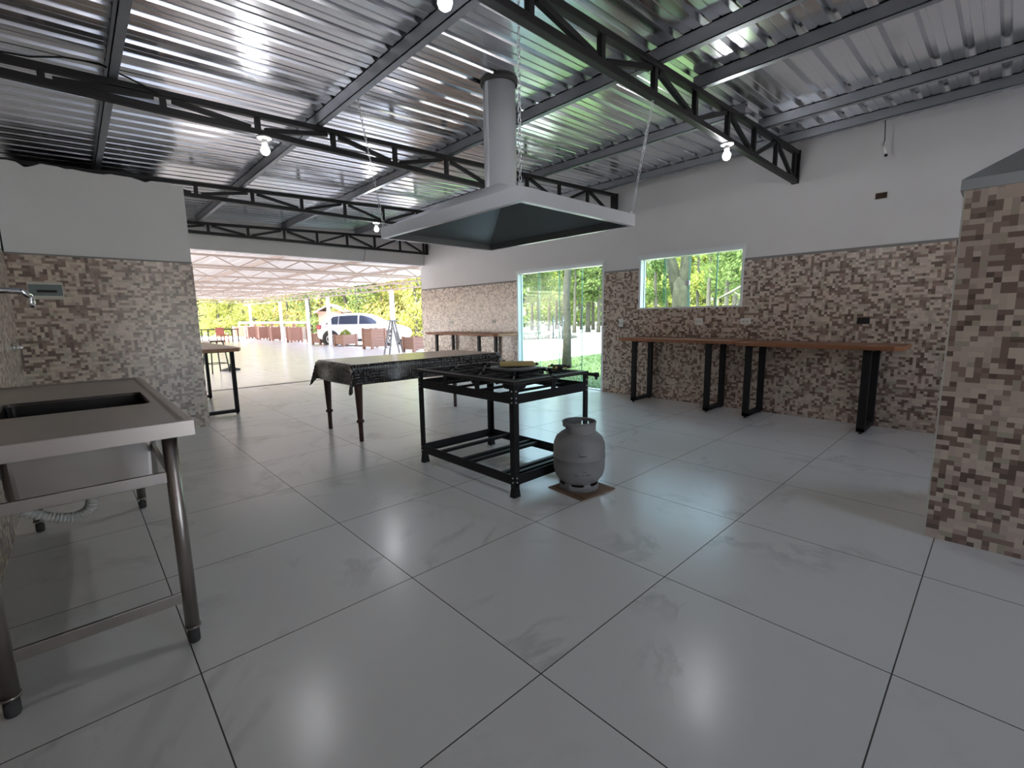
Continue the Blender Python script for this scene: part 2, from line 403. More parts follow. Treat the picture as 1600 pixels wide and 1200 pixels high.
g.box(.88, 1.04, YM+.16, 9.46, 0, TZ, 1); g.box(.88, 1.03, YM+.16, 9.46, TZ, 2.65, 0)
struct(g.build('wall_middle', mats))
g = MB()                                                # lintel over the wide opening and the closed part left of it
g.prism([(1.03, 2.385), (XR+.012, 2.385), (XR+.012, topz(XR)), (1.03, topz(1.03))], lambda p, q, t: (p, YF+t*.16, q), 0)
g.prism([(XL, 0), (.88, 0), (.88, topz(.88)), (XL, topz(XL))], lambda p, q, t: (p, YF+t*.16, q), 0)
struct(g.build('wall_far', [M['plaster']]))
g = MB()                                                # behind the camera: a window behind the barbecue; passage and doorway added for daylight
def rear(y_, pieces):
    for a, c, z0, z1 in pieces:
        g.prism([(a, z0), (c, z0), (c, z1 or topz(c)), (a, z1 or topz(a))], lambda p, q, t: (p, y_-t*.15, q), 0)
rear(YB, ((3.25, 4.15, 0, None), (4.15, 5.85, 0, .9), (4.15, 5.85, 2.25, None), (5.85, XR, 0, None)))
rear(YE, ((XL, 1.35, 0, None), (1.35, 3.15, 2.45, None), (3.15, 3.4, 0, None)))
g.prism([(YE, 0), (YB-.15, 0), (YB-.15, topz(3.25)), (YE, topz(3.25))], lambda p, q, t: (3.25+.15*t, p, q), 0)
struct(g.build('wall_rear', [M['plaster']]))

# corrugated roof: ribs run along x
g = MB(); PITCH = .177; prof = []
y = YE-.3
while y < 9.62:
    for dy, dz in ((0, 0), (.045, 0), (.049, .004), (.055, .004), (.059, 0), (.108, 0), (.122, .034), (.150, .034), (.164, 0)):
        prof.append((y+dy, dz))
    y += PITCH
xs = [XL-.3, 1.5, 3.5, XR+.55]
rows = [[g.bm.verts.new((x, yy, roof_z(x)+dz)) for yy, dz in prof] for x in xs]
for A, B in zip(rows, rows[1:]):
    for i in range(len(prof)-1): g.bm.faces.new((A[i], B[i], B[i+1], A[i+1]))
struct(g.build('ceiling', M['zinc'], solid=.0015))

# ================================================================ DOOR AND WINDOW
def frame_rect(name, parent, y0, y1, z0, z1, w, x0, x1, bottom=True):
    g = MB(); g.box(x0, x1, y0, y0+w, z0, z1); g.box(x0, x1, y1-w, y1, z0, z1); g.box(x0, x1, y0+w, y1-w, z1-w*1.3, z1)
    g.box(x0-.012, x0, y0-.02, y1+.02, z1-.012, z1+.02)
    if bottom: g.box(x0, x1, y0+w, y1-w, z0, z0+w*.7)
    return g.build(name, M['alu_white'], parent)
door = struct(thing('door_1', None, None, (0, 0, 0)))
frame_rect('door_frame', door, DY0, DY1, 0.0, DZ1, .035, XR-.002, XR+.13, bottom=False)
g = MB(); g.box(XR+.03, XR+.11, DY0+.035, DY1-.035, .002, .012); g.build('bottom_track', M['alu'], door)
ed = [DY0+.035, 4.775, 5.25, 5.735, DY1-.035]
for i in range(4):
    px = XR+.055 if i in (1, 2) else XR+.085
    g = MB(); a, c = ed[i]-(.012 if i else 0), ed[i+1]+(.012 if i < 3 else 0)
    g.box(px, px+.008, a, c, .014, DZ1-.05)
    p = g.build('glass_pane', M['glass'], door)
    g = MB(); g.box(px-.001, px+.009, a, a+.006, .014, DZ1-.05); g.box(px-.001, px+.009, c-.006, c, .014, DZ1-.05)
    g.build('pane_edge', M['glass_edge'], p)
for yy in (5.36, 5.148):
    g = MB(); g.tube([(XR+.02, yy, .80), (XR+.02, yy, 1.20)], .011, 10)
    for zz in (.88, 1.12): g.tube([(XR+.02, yy, zz), (XR+.054, yy, zz)], .008, 8)
    g.build('pull_handle', M['alu'], door)
g = MB(); g.box(XR+.028, XR+.054, 5.225, 5.305, .965, 1.045); g.build('lock', M['alu'], door, bevel=.004)
win = struct(thing('window_1', None, None))
frame_rect('window_frame', win, WY0, WY1, WZ0, WZ1, .03, XR-.004, XR+.13)
ed = [WY0+.03, 2.60, 2.965, 3.325, WY1-.03]
for i in range(4):
    px = XR+.06 if i in (1, 2) else XR+.085
    g = MB(); a, c = ed[i]-(.012 if i else 0), ed[i+1]+(.012 if i < 3 else 0)
    g.box(px, px+.008, a, c, WZ0+.022, WZ1-.042); p = g.build('glass_pane', M['glass'], win)
    g = MB(); g.box(px-.001, px+.009, a, a+.006, WZ0+.022, WZ1-.042); g.box(px-.001, px+.009, c-.006, c, WZ0+.022, WZ1-.042)
    g.build('pane_edge', M['glass_edge'], p)
g = MB(); g.box(XR+.035, XR+.059, 2.95, 3.01, 1.58, 1.645); g.build('lock', M['alu'], win, bevel=.004)

# ================================================================ ROOF STEEL
def zb_purlin(x): return 2.74 + .036*x
def truss(name, y, label):
    t = thing(name, label, 'roof truss', (0, y, 0), group='black lattice roof trusses')
    x0, x1, zb = XL+.01, XR-.03, 2.612
    top = lambda x: zb_purlin(x) - .022
    g = MB(); g.bar((x0, 0, zb+.022), (x1, 0, zb+.022), .055, .044); g.build('bottom_chord', M['black'], t, bevel=.004)
    g = MB(); g.bar((x0, 0, top(x0)), (x1, 0, top(x1)), .055, .040); g.build('top_chord', M['black'], t, bevel=.004)
    vx = [5.93 - .59*k for k in range(11)]
    for k, x in enumerate(vx):
        g = MB(); g.bar((x, 0, zb+.04), (x, 0, top(x)-.015), .036, .036); g.build('vertical_strut', M['black'], t)
        if k < 10:
            xa, xb = x-.05, vx[k+1]+.05
            a, c = ((xa, zb+.05), (xb, top(xb)-.03)) if k % 2 == 0 else ((xa, top(xa)-.03), (xb, zb+.05))
            g = MB(); g.bar((a[0], 0, a[1]), (c[0], 0, c[1]), .03, .034); g.build('diagonal_strut', M['black'], t)
    g = MB(); g.box(XR-.034, XR-.002, -.035, .035, zb, top(XR)+.02); g.build('end_plate', M['black'], t)
    return t
tr = truss('roof_truss', 1.745, 'black lattice roof truss nearest the camera, right of the hood')
for y, lb in ((4.1, 'black lattice roof truss passing just behind the hood duct'),
              (6.55, 'black lattice roof truss above and behind the fuse box wall'),
              (9.13, 'black lattice roof truss against the lintel of the wide opening')):
    c = copy_tree(tr, lb); c.location.y = y
def purlin(x, y0, y1, label):
    h0, w, th = .088, .05, .005; zb = zb_purlin(x)
    t = thing('roof_purlin', label, 'roof purlin', (x, (y0+y1)/2, zb), group='grey roof purlins'); L = (y1-y0)/2
    g = MB(); g.box(-.002, .004, -L, L, 0, h0); g.build('web', M['purlin'], t)
    g = MB(); g.box(-.002, w, -L, L, 0, th); g.box(w-th, w, -L, L, th, .02); g.build('lower_flange', M['purlin'], t)
    g = MB(); g.box(-.002, w, -L, L, h0-th, h0); g.box(w-th, w, -L, L, h0-.02, h0-th); g.build('upper_flange', M['purlin'], t)
    return t
for x, a, c, lb in ((.34, YB, 9.28, 'grey roof purlin nearest the left wall, leftmost of all'),
                    (1.66, YB, 9.28, 'grey roof purlin left of the hood duct'),
                    (3.00, YB, 9.28, 'grey roof purlin passing just right of the hood duct'),
                    (4.40, 1.70, 9.28, 'grey roof purlin between the duct and the window wall, beyond the near truss'),
                    (5.62, YB, 9.28, 'grey roof purlin along the top of the window wall'),
                    (3.60, YB, 1.78, 'grey roof purlin at the top right, second from the camera'),
                    (4.93, YB, 1.78, 'grey roof purlin just before the wall purlin above the barbecue')):
    purlin(x, a, c, lb)

# ================================================================ BULBS
def bulb(x, y, z, label, drop=0.0):
    t = thing('light_bulb', label, 'light bulb', (x, y, z), group='white ceiling bulbs')
    g = MB(); g.lathe([(.0, 0), (.052, 0), (.052, -.010), (.03, -.016), (.0, -.016)], seg=24, cap=False); g.build('ceiling_rose', M['pvc'], t)
    g = MB(); g.lathe([(.019, -.012), (.021, -.05), (.016, -.058)], seg=20); g.build('socket', M['pvc'], t)
    g = MB(); g.lathe([(.014, -.058), (.022, -.07), (.030, -.088), (.031, -.103), (.025, -.120), (.012, -.130), (.001, -.132)], seg=20); g.build('bulb_glass', M['bulb'], t)
for x, y, lb in ((1.25, 4.1, 'lit bulb under the truss above the fuse box wall, left of the hood'),
                 (4.175, 1.745, 'lit bulb under the nearest truss, right of the hood'),
                 (1.29, 1.745, 'lit bulb cut by the top edge of the photo'),
                 (3.45, 6.55, 'lit bulb beside the left tip of the hood')):
    bulb(x, y, 2.612, lb)

# ================================================================ COOKER HOOD WITH DUCT AND CHAINS
HC = Vector((2.50, 2.745, 1.845)); HX, HY = .59, .81
hood = thing('range_hood', 'large pale grey pyramid cooker hood hanging on chains over the stove', 'cooker hood', HC)
g = MB(); RH, top, ts = .082, .30, .17
def ring(hx, hy, z): return [(-hx, -hy, z), (hx, -hy, z), (hx, hy, z), (-hx, hy, z)]
lv = [ring(HX-.035, HY-.035, 0.0), ring(HX, HY, 0.0), ring(HX, HY, RH), ring(HX-.012, HY-.012, RH), ring(ts, ts, top)]
vs = [[g.bm.verts.new(p) for p in l] for l in lv]
for A, B in zip(vs, vs[1:]):
    for k in range(4): g.bm.faces.new((A[k], A[(k+1) % 4], B[(k+1) % 4], B[k]))
g.build('canopy', M['hood'], hood)
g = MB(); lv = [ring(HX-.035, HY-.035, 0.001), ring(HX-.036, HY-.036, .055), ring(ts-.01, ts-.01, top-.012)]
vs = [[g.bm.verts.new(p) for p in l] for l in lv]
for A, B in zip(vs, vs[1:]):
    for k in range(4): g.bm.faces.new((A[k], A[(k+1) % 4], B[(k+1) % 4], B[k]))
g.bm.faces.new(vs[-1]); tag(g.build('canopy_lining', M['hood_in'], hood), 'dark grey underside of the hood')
g = MB(); zt = roof_z(2.5)+.05-HC.z
g.lathe([(.126, top-.02), (.126, top+.01), (.122, top+.015), (.122, zt)], seg=40)
duct = g.build('duct', M['hood'], hood)
g = MB(); g.box(-.128, -.120, -.012, .012, top, zt-.02); g.build('seam', M['hood'], duct)
g = MB(); g.lathe([(.128, roof_z(2.5)-HC.z-.03), (.138, roof_z(2.5)-HC.z-.02), (.138, roof_z(2.5)-HC.z+.01)], seg=32, cap=False); g.build('roof_collar', M['rubber'], duct, solid=.003)
def chain_mesh(a, b):
    g = MB(); a, b = Vector(a), Vector(b); d = b-a; n = int(d.length/.030); dn = d.normalized()
    s1 = dn.cross(Vector((.3, 1, .2))).normalized(); s2 = dn.cross(s1)
    for i in range(n):
        c = a + d*(i+.5)/n; s = s1 if i % 2 else s2
        pts = [c + dn*(.020*math.cos(t)) + s*(.0085*math.sin(t)) for t in (2*PI*k/8 for k in range(8))]
        g.tube(pts, .0024, 5, closed=True)
    return g
def rel(x, y, z): return Vector((x, y, z)) - HC
for (a, c) in (((-HX+.02, HY-.02, RH), rel(1.69, 3.39, 2.80)), ((-HX+.02, -HY+.02, RH), rel(1.93, 1.955, 2.895)),
               ((HX-.02, -HY+.02, RH), rel(2.98, 1.75, 2.615)), ((HX-.02, HY-.02, RH), rel(3.02, 3.50, 2.845))):
    ch = chain_mesh(a, c).build('hanging_chain', M['alu'], hood)
    g = MB(); p = Vector(a); g.box(p.x-.016, p.x+.016, p.y-.003, p.y+.003, RH-.03, RH+.022); g.build('chain_lug', M['hood'], ch)

# ================================================================ GAS STOVE
SX0, SX1, SY0, SY1 = 2.015, 2.800, 2.125, 3.270
stove = thing('gas_stove', 'black six burner floor standing gas stove under the hood', 'stove', ((SX0+SX1)/2, (SY0+SY1)/2, 0))
sx, sy2 = (SX1-SX0)/2, (SY1-SY0)/2; TOP = .785
for ix in (-1, 1):
    for iy in (-1, 1):
        x, y = ix*(sx-.025), iy*(sy2-.025)
        g = MB()
        def Lsec(w, z): return [(x+ix*.022, y+iy*.022, z), (x+ix*.022-ix*w, y+iy*.022, z), (x+ix*.022-ix*w, y+iy*.022-iy*.006, z), (x+ix*.022-ix*.006, y+iy*.022-iy*.006, z), (x+ix*.022-ix*.006, y+iy*.022-iy*w, z), (x+ix*.022, y+iy*.022-iy*w, z)]
        secs = [[g.bm.verts.new(p) for p in Lsec(w, z)] for w, z in ((.050, .085), (.044, .12), (.044, TOP-.02))]
        for A, B in zip(secs, secs[1:]):
            for k in range(6): g.bm.faces.new((A[k], A[(k+1) % 6], B[(k+1) % 6], B[k]))
        g.bm.faces.new(secs[0][::-1]); g.bm.faces.new(secs[-1])
        g.prism([(-.030, 0), (.030, 0), (.026, .022), (.019, .06), (.019, .10), (-.019, .10), (-.019, .06), (-.026, .022)], lambda p, q, t: (x+p, y-.022+.044*t, q))
        leg = g.build('leg', M['black'], stove)
        g = MB()
        for zz in (.105, .135, .645, .675, .72):
            for ax in (0, 1):
                c = (x+ix*.0225, y+iy*.004, zz) if ax == 0 else (x+ix*.004, y+iy*.0225, zz)
                if ax == 0: g.tube([c, (c[0]+ix*.004, c[1], c[2])], .006, 8)
                else: g.tube([c, (c[0], c[1]+iy*.004, c[2])], .006, 8)
        g.build('bolt', M['alu'], leg)
def rail(nm, z0, z1):
    for iy in (-1, 1):
        g = MB(); y = iy*(sy2-.008); g.box(-sx+.03, sx-.03, y-.003, y+.003, z0, z1); y2 = y-iy*.015; g.box(-sx+.03, sx-.03, min(y, y2), max(y, y2), z0, z0+.004); g.build(nm, M['black'], stove)
    for ix in (-1, 1):
        g = MB(); x = ix*(sx-.008); g.box(x-.003, x+.003, -sy2+.03, sy2-.03, z0, z1); x2 = x-ix*.015; g.box(min(x, x2), max(x, x2), -sy2+.03, sy2-.03, z0, z0+.004); g.build(nm, M['black'], stove)
rail('upper_rail', .635, .698); rail('lower_rail', .085, .152)
cyy = (SY0+SY1)/2
for yy in (3.03, 2.74, 2.655, 2.285, 2.215):
    g = MB(); g.box(-sx+.012, sx-.012, yy-cyy-.015, yy-cyy+.015, .135, .139); g.box(-sx+.012, sx-.012, yy-cyy-.015, yy-cyy-.012, .115, .135); g.build('shelf_slat', M['black'], stove)
for ix in (-1, 1):
    for yy in (-.19, .19):
        g = MB(); x = ix*(sx-.008); g.box(x-.004, x+.004, yy-.022, yy+.022, .69, TOP-.02); g.build('spacer_post', M['black'], stove)
for iy in (-1, 1):
    for xx in (0.0,):
        g = MB(); y = iy*(sy2-.008); g.box(xx-.022, xx+.022, y-.004, y+.004, .69, TOP-.02); g.build('spacer_post', M['black'], stove)
for yy in (-.36, -.12, .12, .36):
    g = MB(); g.box(-sx+.02, sx-.02, yy-.009, yy+.009, .665, .683); g.build('burner_support', M['black'], stove)
    g = MB(); g.tube([(-.10, yy+.05, .70), (.20, yy+.05, .712), (sx-.03, yy+.05, .745)], .012, 8); g.build('gas_tube', M['black'], stove)
# top frame with six openings
g = MB(); gx = [-sx+.045, -.012, .012, sx-.075]; gys = [(-sy2+.045, -sy2+.385), (-.17, .17), (sy2-.385, sy2-.045)]
g.box(-sx, gx[0], -sy2, sy2, TOP-.022, TOP); g.box(gx[3], sx, -sy2, sy2, TOP-.022, TOP); g.box(gx[1], gx[2], -sy2+.045, sy2-.045, TOP-.022, TOP)
for a, c in ((-sy2, gys[0][0]), (gys[0][1], gys[1][0]), (gys[1][1], gys[2][0]), (gys[2][1], sy2)):
    g.box(gx[0], gx[1], a, c, TOP-.022, TOP); g.box(gx[2], gx[3], a, c, TOP-.022, TOP)
tag(g.build('top_frame', simple('greasy_black_steel', (.035, .033, .033), .38, .3, var=.2), stove, bevel=.003), 'worn dark steel top frame')
for (xa, xb) in ((gx[0], gx[1]), (gx[2], gx[3])):
    for (ya, yb) in gys:
        cx, cyv = (xa+xb)/2, (ya+yb)/2; hw, hh = (xb-xa)/2-.004, (yb-ya)/2-.004
        g = MB(); zz = TOP-.004
        for sgn in (-1, 1):
            g.box(cx-hw, cx+hw, cyv+sgn*hh-.008, cyv+sgn*hh+.008, zz-.014, zz+.008); g.box(cx+sgn*hw-.008, cx+sgn*hw+.008, cyv-hh, cyv+hh, zz-.014, zz+.008)
        for k in range(8):
            a = k*PI/4; ex, ey = math.cos(a), math.sin(a); f = min(hw/abs(ex) if abs(ex) > .01 else 9, hh/abs(ey) if abs(ey) > .01 else 9)
            g.bar((cx+ex*f, cyv+ey*f, zz), (cx+ex*.045, cyv+ey*.045, zz+.002), .012, .018)
        gr = g.build('grate', M['black'], stove)
        g = MB(); g.lathe([(.0, .70), (.075, .70), (.085, .715), (.085, .735), (.06, .75), (.02, .755), (.0, .755)], (cx, cyv, 0), 20, cap=False); g.build('burner', M['black'], stove)
g = MB(); mxp = sx+.055
g.tube([(mxp, sy2-.05, .752), (mxp, -sy2-.02, .752)], .013, 12); g.tube([(mxp, -sy2-.02, .752), (mxp, -sy2-.045, .752)], .019, 12); g.tube([(mxp, -sy2-.03, .75), (mxp, -sy2-.03, .715)], .010, 10)
man = g.build('gas_manifold', M['black'], stove)
for yy in (-.30, -.12, 0.06, .22, .36, .48):
    g = MB(); g.tube([(mxp, yy, .755), (mxp, yy, .792)], .011, 10); g.tube([(mxp-.05, yy, .762), (mxp, yy, .762)], .007, 8); v = g.build('valve', M['brass'], stove)
    g = MB(); g.tube([(mxp+.006, yy, .785), (mxp+.045, yy, .79)], [.006, .014], 10); g.build('valve_knob', M['black'], v)

g = MB(); pts = []
for k in range(64):
    a = 2*PI*k/32; rr = .165 + .012*math.sin(a*1.5+1); pts.append((rr*math.cos(a)*1.0, rr*math.sin(a)*1.0, .012 + .010*(k/63)))
pts += [(.17, .05, .025), (.20, .12, .03), (.26, .14, .026), (.32, .09, .02)]
g.tube(pts, .011, 10); o = g.build('gas_hose', M['grey_hose']); o.location = (2.475, 2.60, TOP+.004)
tag(o, 'grey gas hose coiled on the stove top', 'hose')
g = MB(); g.box(-.135, .135, -.06, .06, 0, .032); o = g.build('foam_block', M['yellow'], bevel=.006); o.location = (2.49, 2.585, TOP+.034); o.rotation_euler = (0, 0, -.72)
tag(o, 'flat yellow block lying inside the coiled hose on the stove', 'block')
reg = thing('gas_regulator', 'small black gas regulator lying on the stove top near its right corner', 'regulator', (2.70, 2.345, TOP+.004), .5)
g = MB(); g.lathe([(.0, 0), (.034, 0), (.042, .012), (.042, .024), (.030, .036), (.0, .038)], seg=24, cap=False); g.build('body', M['black'], reg)
g = MB(); g.tube([(-.04, 0, .018), (-.085, .01, .018)], .012, 10); g.build('inlet_nut', M['brass'], reg)
g = MB(); g.tube([(.04, 0, .018), (.09, -.01, .02), (.11, -.05, .016)], .010, 10); g.build('outlet_nozzle', M['black'], reg)

# ================================================================ GAS CYLINDER ON CARDBOARD
g = MB(); g.box(-.16, .16, -.16, .16, 0, .006); g.box(-.13, .165, -.168, .12, .006, .012)
o = g.build('cardboard_sheet', M['cardboard']); o.location = (2.462, 1.93, .0005); o.rotation_euler = (0, 0, -.09)
tag(o, 'brown folded cardboard sheet on the floor beneath the gas cylinder', 'cardboard')
cyl = thing('gas_cylinder', 'dented grey gas cylinder standing on cardboard beside the stove', 'gas cylinder', (2.468, 1.95, .0125))
R = .178
g = MB(); pr = [(.02, .033), (.09, .036), (.135, .058), (.163, .095), (R-.003, .135), (R, .165), (R, .222), (R+.003, .224), (R+.003, .232), (R, .234), (R, .295), (R-.004, .325), (.158, .362), (.125, .39), (.085, .402), (.03, .407)]
g.lathe(pr, seg=48); g.build('body', M['cyl'], cyl)
def ring_cut(r, th, z0, z1, cut, name, parent, mat, flare=0.0):
    """ring wall with windows: cut = [(a0, a1, zlo, zhi)]"""
    g = MB(); N = 48
    zs = sorted({z0, z1} | {z for c in cut for z in c[2:]})
    def hole(k, zi):
        a = (k+.5)/N*360; zm = (zs[zi]+zs[zi+1])/2
        return any(c[0] < a < c[1] and c[2] < zm < c[3] for c in cut)
    grid = [[g.bm.verts.new(((r+flare*(z-z0))*math.cos(2*PI*k/N), (r+flare*(z-z0))*math.sin(2*PI*k/N), z)) for k in range(N)] for z in zs]
    for zi in range(len(zs)-1):
        for k in range(N):
            if not hole(k, zi):
                f = g.bm.faces.new((grid[zi][k], grid[zi][(k+1) % N], grid[zi+1][(k+1) % N], grid[zi+1][k])); f.smooth = True
    for v in [v for v in g.bm.verts if not v.link_faces]: g.bm.verts.remove(v)
    return g.build(name, mat, parent, solid=th)
ring_cut(.108, .006, .385, .468, [(98, 191, .398, .437), (0, 30, .415, .447)], 'collar', cyl, M['cyl'], .05)
g = MB(); g.tube([((.112)*math.cos(2*PI*k/40), .112*math.sin(2*PI*k/40), .466) for k in range(40)], .0065, 8, closed=True); g.build('collar_rim', M['cyl'], cyl)
g = MB(); g.lathe([(.030, .405), (.030, .42), (.016, .425), (.016, .447), (.0, .449)], seg=16, cap=False); g.build('valve', M['brass'], cyl)
ring_cut(.135, .006, .0, .062, [(a, a+34, .038, .062) for a in (195, 255, 315, 15, 75, 135)], 'foot_ring', cyl, M['cyl'], -.1)
g = MB()                                                  # faded relief lettering and scrapes on the shell
def onbody(a, z): return ((R+.0012)*math.cos(a), (R+.0012)*math.sin(a), z)
a0 = math.radians(227)
for s in ([(-.20, .292), (-.225, .282), (-.23, .268), (-.21, .262)], [(-.19, .268), (-.16, .266), (-.15, .270)], [(-.13, .262), (-.12, .272), (-.10, .263), (-.09, .272)], [(-.06, .262), (-.04, .271), (-.02, .264)], [(0, .265), (.03, .270), (.05, .268)]):
    g.tube([onbody(a0+p+.08, q) for p, q in s], .0022, 5)
for s in ([(.05, .16), (.12, .158)], [(-.3, .135), (-.24, .14), (-.15, .133)], [(-.05, .14), (.0, .136)], [(.1, .135), (.3, .14)]):
    g.tube([onbody(a0+p, q) for p, q in s], .0018, 5)
g.build('worn_relief_marks', M['cyl_dark'], cyl)

# ================================================================ SINK
sink = thing('sink_bench', 'long stainless steel sink bench with one basin by the left wall', 'sink', (-.04, 2.87, 0))
sxh, syh = .322, .91; ZT = .853
bx0, bx1, by0, by1 = -.222, .257, -.30, .155              # basin opening in local coordinates
g = MB()
# raised rolled rim and front apron
ro, ri, rd = (-sxh, -syh, sxh, syh), (-sxh+.012, -syh+.03, sxh-.03, syh-.03), (-sxh+.012, -syh+.042, sxh-.042, syh-.042)
def rl(t, z): return [(t[0], t[1], z), (t[2], t[1], z), (t[2], t[3], z), (t[0], t[3], z)]
lv = [rl(ro, ZT-.054), rl(ro, ZT), rl(ri, ZT+.001), rl(rd, ZT-.0075)]
vs = [[g.bm.verts.new(p) for p in l] for l in lv]
for A, B in zip(vs, vs[1:]):
    for k in range(4): g.bm.faces.new((A[k], A[(k+1) % 4], B[(k+1) % 4], B[k]))
def rr_ring(x0, x1, y0, y1, r, z, n=5):
    out = []
    for cx, cyv, a in ((x1-r, y1-r, 0), (x0+r, y1-r, 90), (x0+r, y0+r, 180), (x1-r, y0+r, 270)):
        for k in range(n+1):
            t = math.radians(a+90*k/n); out.append((cx+r*math.cos(t), cyv+r*math.sin(t), z))
    return out
hole = [g.bm.verts.new(p) for p in rr_ring(bx0, bx1, by0, by1, .03, ZT-.0075)]; oc = [vs[3][2], vs[3][3], vs[3][0], vs[3][1]]
for q in range(4):                                        # deck around the rounded basin opening
    for k in range(5): g.bm.faces.new((oc[q], hole[q*6+k+1], hole[q*6+k]))
    g.bm.faces.new((oc[q], oc[(q+1) % 4], hole[(q*6+6) % 24], hole[q*6+5]))
g.build('worktop', M['steel'], sink, bevel=.003)
g = MB(); bz = .50
lv = [rr_ring(bx0-.002, bx1+.002, by0-.002, by1+.002, .03, ZT-.007), rr_ring(bx0+.003, bx1-.003, by0+.003, by1-.003, .03, ZT-.02), rr_ring(bx0+.006, bx1-.006, by0+.006, by1-.006, .04, bz+.03), rr_ring(bx0+.03, bx1-.03, by0+.03, by1-.03, .04, bz)]
vs = [[g.bm.verts.new(p) for p in l] for l in lv]; n = len(vs[0])
for A, B in zip(vs, vs[1:]):
    for k in range(n): g.bm.faces.new((A[k], A[(k+1) % n], B[(k+1) % n], B[k]))
g.bm.faces.new(vs[-1]); g.build('basin', M['basin'], sink, smooth=False)
g = MB(); lv = [rr_ring(bx0-.006, bx1+.006, by0-.006, by1+.006, .03, ZT-.02), rr_ring(bx0, bx1, by0, by1, .04, bz+.02), rr_ring(bx0+.03, bx1-.03, by0+.03, by1-.03, .04, bz-.008)]
vs = [[g.bm.verts.new(p) for p in l] for l in lv]
for A, B in zip(vs, vs[1:]):
    for k in range(n): g.bm.faces.new((A[k], A[(k+1) % n], B[(k+1) % n], B[k]))
g.bm.faces.new(vs[-1]); g.build('basin_shell', M['steel_leg'], sink)
LX0, LX1, LY0, LY1 = -.225, .247, -.87, .91-.02
for x in (LX0, LX1):
    for y in (LY0, LY1):
        g = MB(); g.tube([(x, y, .062), (x, y, ZT-.03)], .0235, 20); g.tube([(x, y, .060), (x, y, .068)], .0265, 20); leg = g.build('leg', M['steel_leg'], sink)
        g = MB(); g.lathe([(.0, 0), (.017, 0), (.020, .006), (.020, .045), (.012, .05), (.012, .062)], (x, y, 0), 16, cap=False); tag(g.build('foot', M['rubber'], leg), 'dark adjustable foot')
def flat(nm, a, c, w=.014, hh=.04):
    g = MB(); g.bar(a, c, w, hh); g.build(nm, M['steel_leg'], sink, bevel=.002)
flat('upper_brace', (LX0, LY0, .652), (LX1, LY0, .652)); flat('upper_brace', (LX0, LY1, .652), (LX1, LY1, .652))
flat('side_brace', (LX0, LY0, .642), (LX0, LY1, .642)); flat('side_brace', (LX1, LY0, .642), (LX1, LY1, .642), .014, .035)
flat('lower_brace', (LX0, LY0, .188), (LX1, LY0, .188)); flat('lower_brace', (LX0, LY1, .188), (LX1, LY1, .188))
g = MB()                                                # corrugated drain hose
base = [Vector((x, -.11, z)) for x, z in ((.02, .52), (.018, .485), (.020, .43), (.008, .375), (-.030, .352), (-.08, .355), (-.135, .380), (-.195, .420), (-.245, .45), (-.31, .46))]
def catmull(p, t):
    i = min(int(t), len(p)-2); f = t-i; a, b_, c, d = p[max(i-1, 0)], p[i], p[i+1], p[min(i+2, len(p)-1)]
    return .5*((2*b_) + (c-a)*f + (2*a-5*b_+4*c-d)*f*f + (3*b_-a-3*c+d)*f**3)
pts = [catmull(base, 9*k/160) for k in range(161)]; rs = [.0205 + .0028*math.cos(PI*k/2) for k in range(161)]
g.tube(pts, rs, 12); tag(g.build('drain_hose', M['hose'], sink), 'white corrugated drain hose')

fau = thing('faucet', 'chrome wall faucet reaching out over the sink basin', 'faucet', (XL, 2.82, 1.32))
g = MB(); pts = [(.0, 0, .0), (.10, 0, .012), (.18, 0, .018), (.235, 0, .014), (.258, 0, -.008)]; g.tube(pts, [.016, .014, .013, .013, .012], 14); g.build('spout', M['chrome'], fau)
g = MB(); g.lathe([(.013, -.052), (.0135, -.02), (.009, -.012), (.009, 0)], (.256, 0, 0), 16); g.build('aerator', M['chrome'], fau)
g = MB(); g.tube([(0.001, 0, 0), (.012, 0, 0)], .032, 20); g.build('wall_flange', M['chrome'], fau)
g = MB(); g.tube([(.06, 0, .01), (.06, 0, .05)], .012, 12); g.bar((.03, 0, .055), (.09, 0, .055), .012, .012); g.build('tap_handle', M['chrome'], fau)
sc = thing('stop_valve', 'small chrome stop valve on the left wall below the faucet', 'valve', (XL, 5.56, 1.01))
g = MB(); g.tube([(.001, 0, 0), (.05, 0, 0)], .016, 14); g.tube([(.001, 0, 0), (.008, 0, 0)], .028, 16); g.build('body', M['chrome'], sc)
g = MB(); g.bar((.05, -.03, 0), (.05, .03, 0), .014, .014); g.build('handle', M['chrome'], sc)

# ================================================================ FUSE BOX
fb = thing('fuse_box', 'white fuse box with smoked cover on the mosaic wall above the sink', 'fuse box', (-.142, YM, 1.508))
g = MB(); g.box(-.12, .12, -.012, .0, -.082, .082); g.build('case', M['pvc_grey'], fb, bevel=.004)
g = MB(); g.box(-.113, .113, -.018, -.012, -.048, .055); g.build('cover', M['smoke'], fb, bevel=.004)
g = MB(); g.box(-.06, .075, -.0195, -.018, -.018, .006); g.build('breaker_slot', M['dark'], fb)

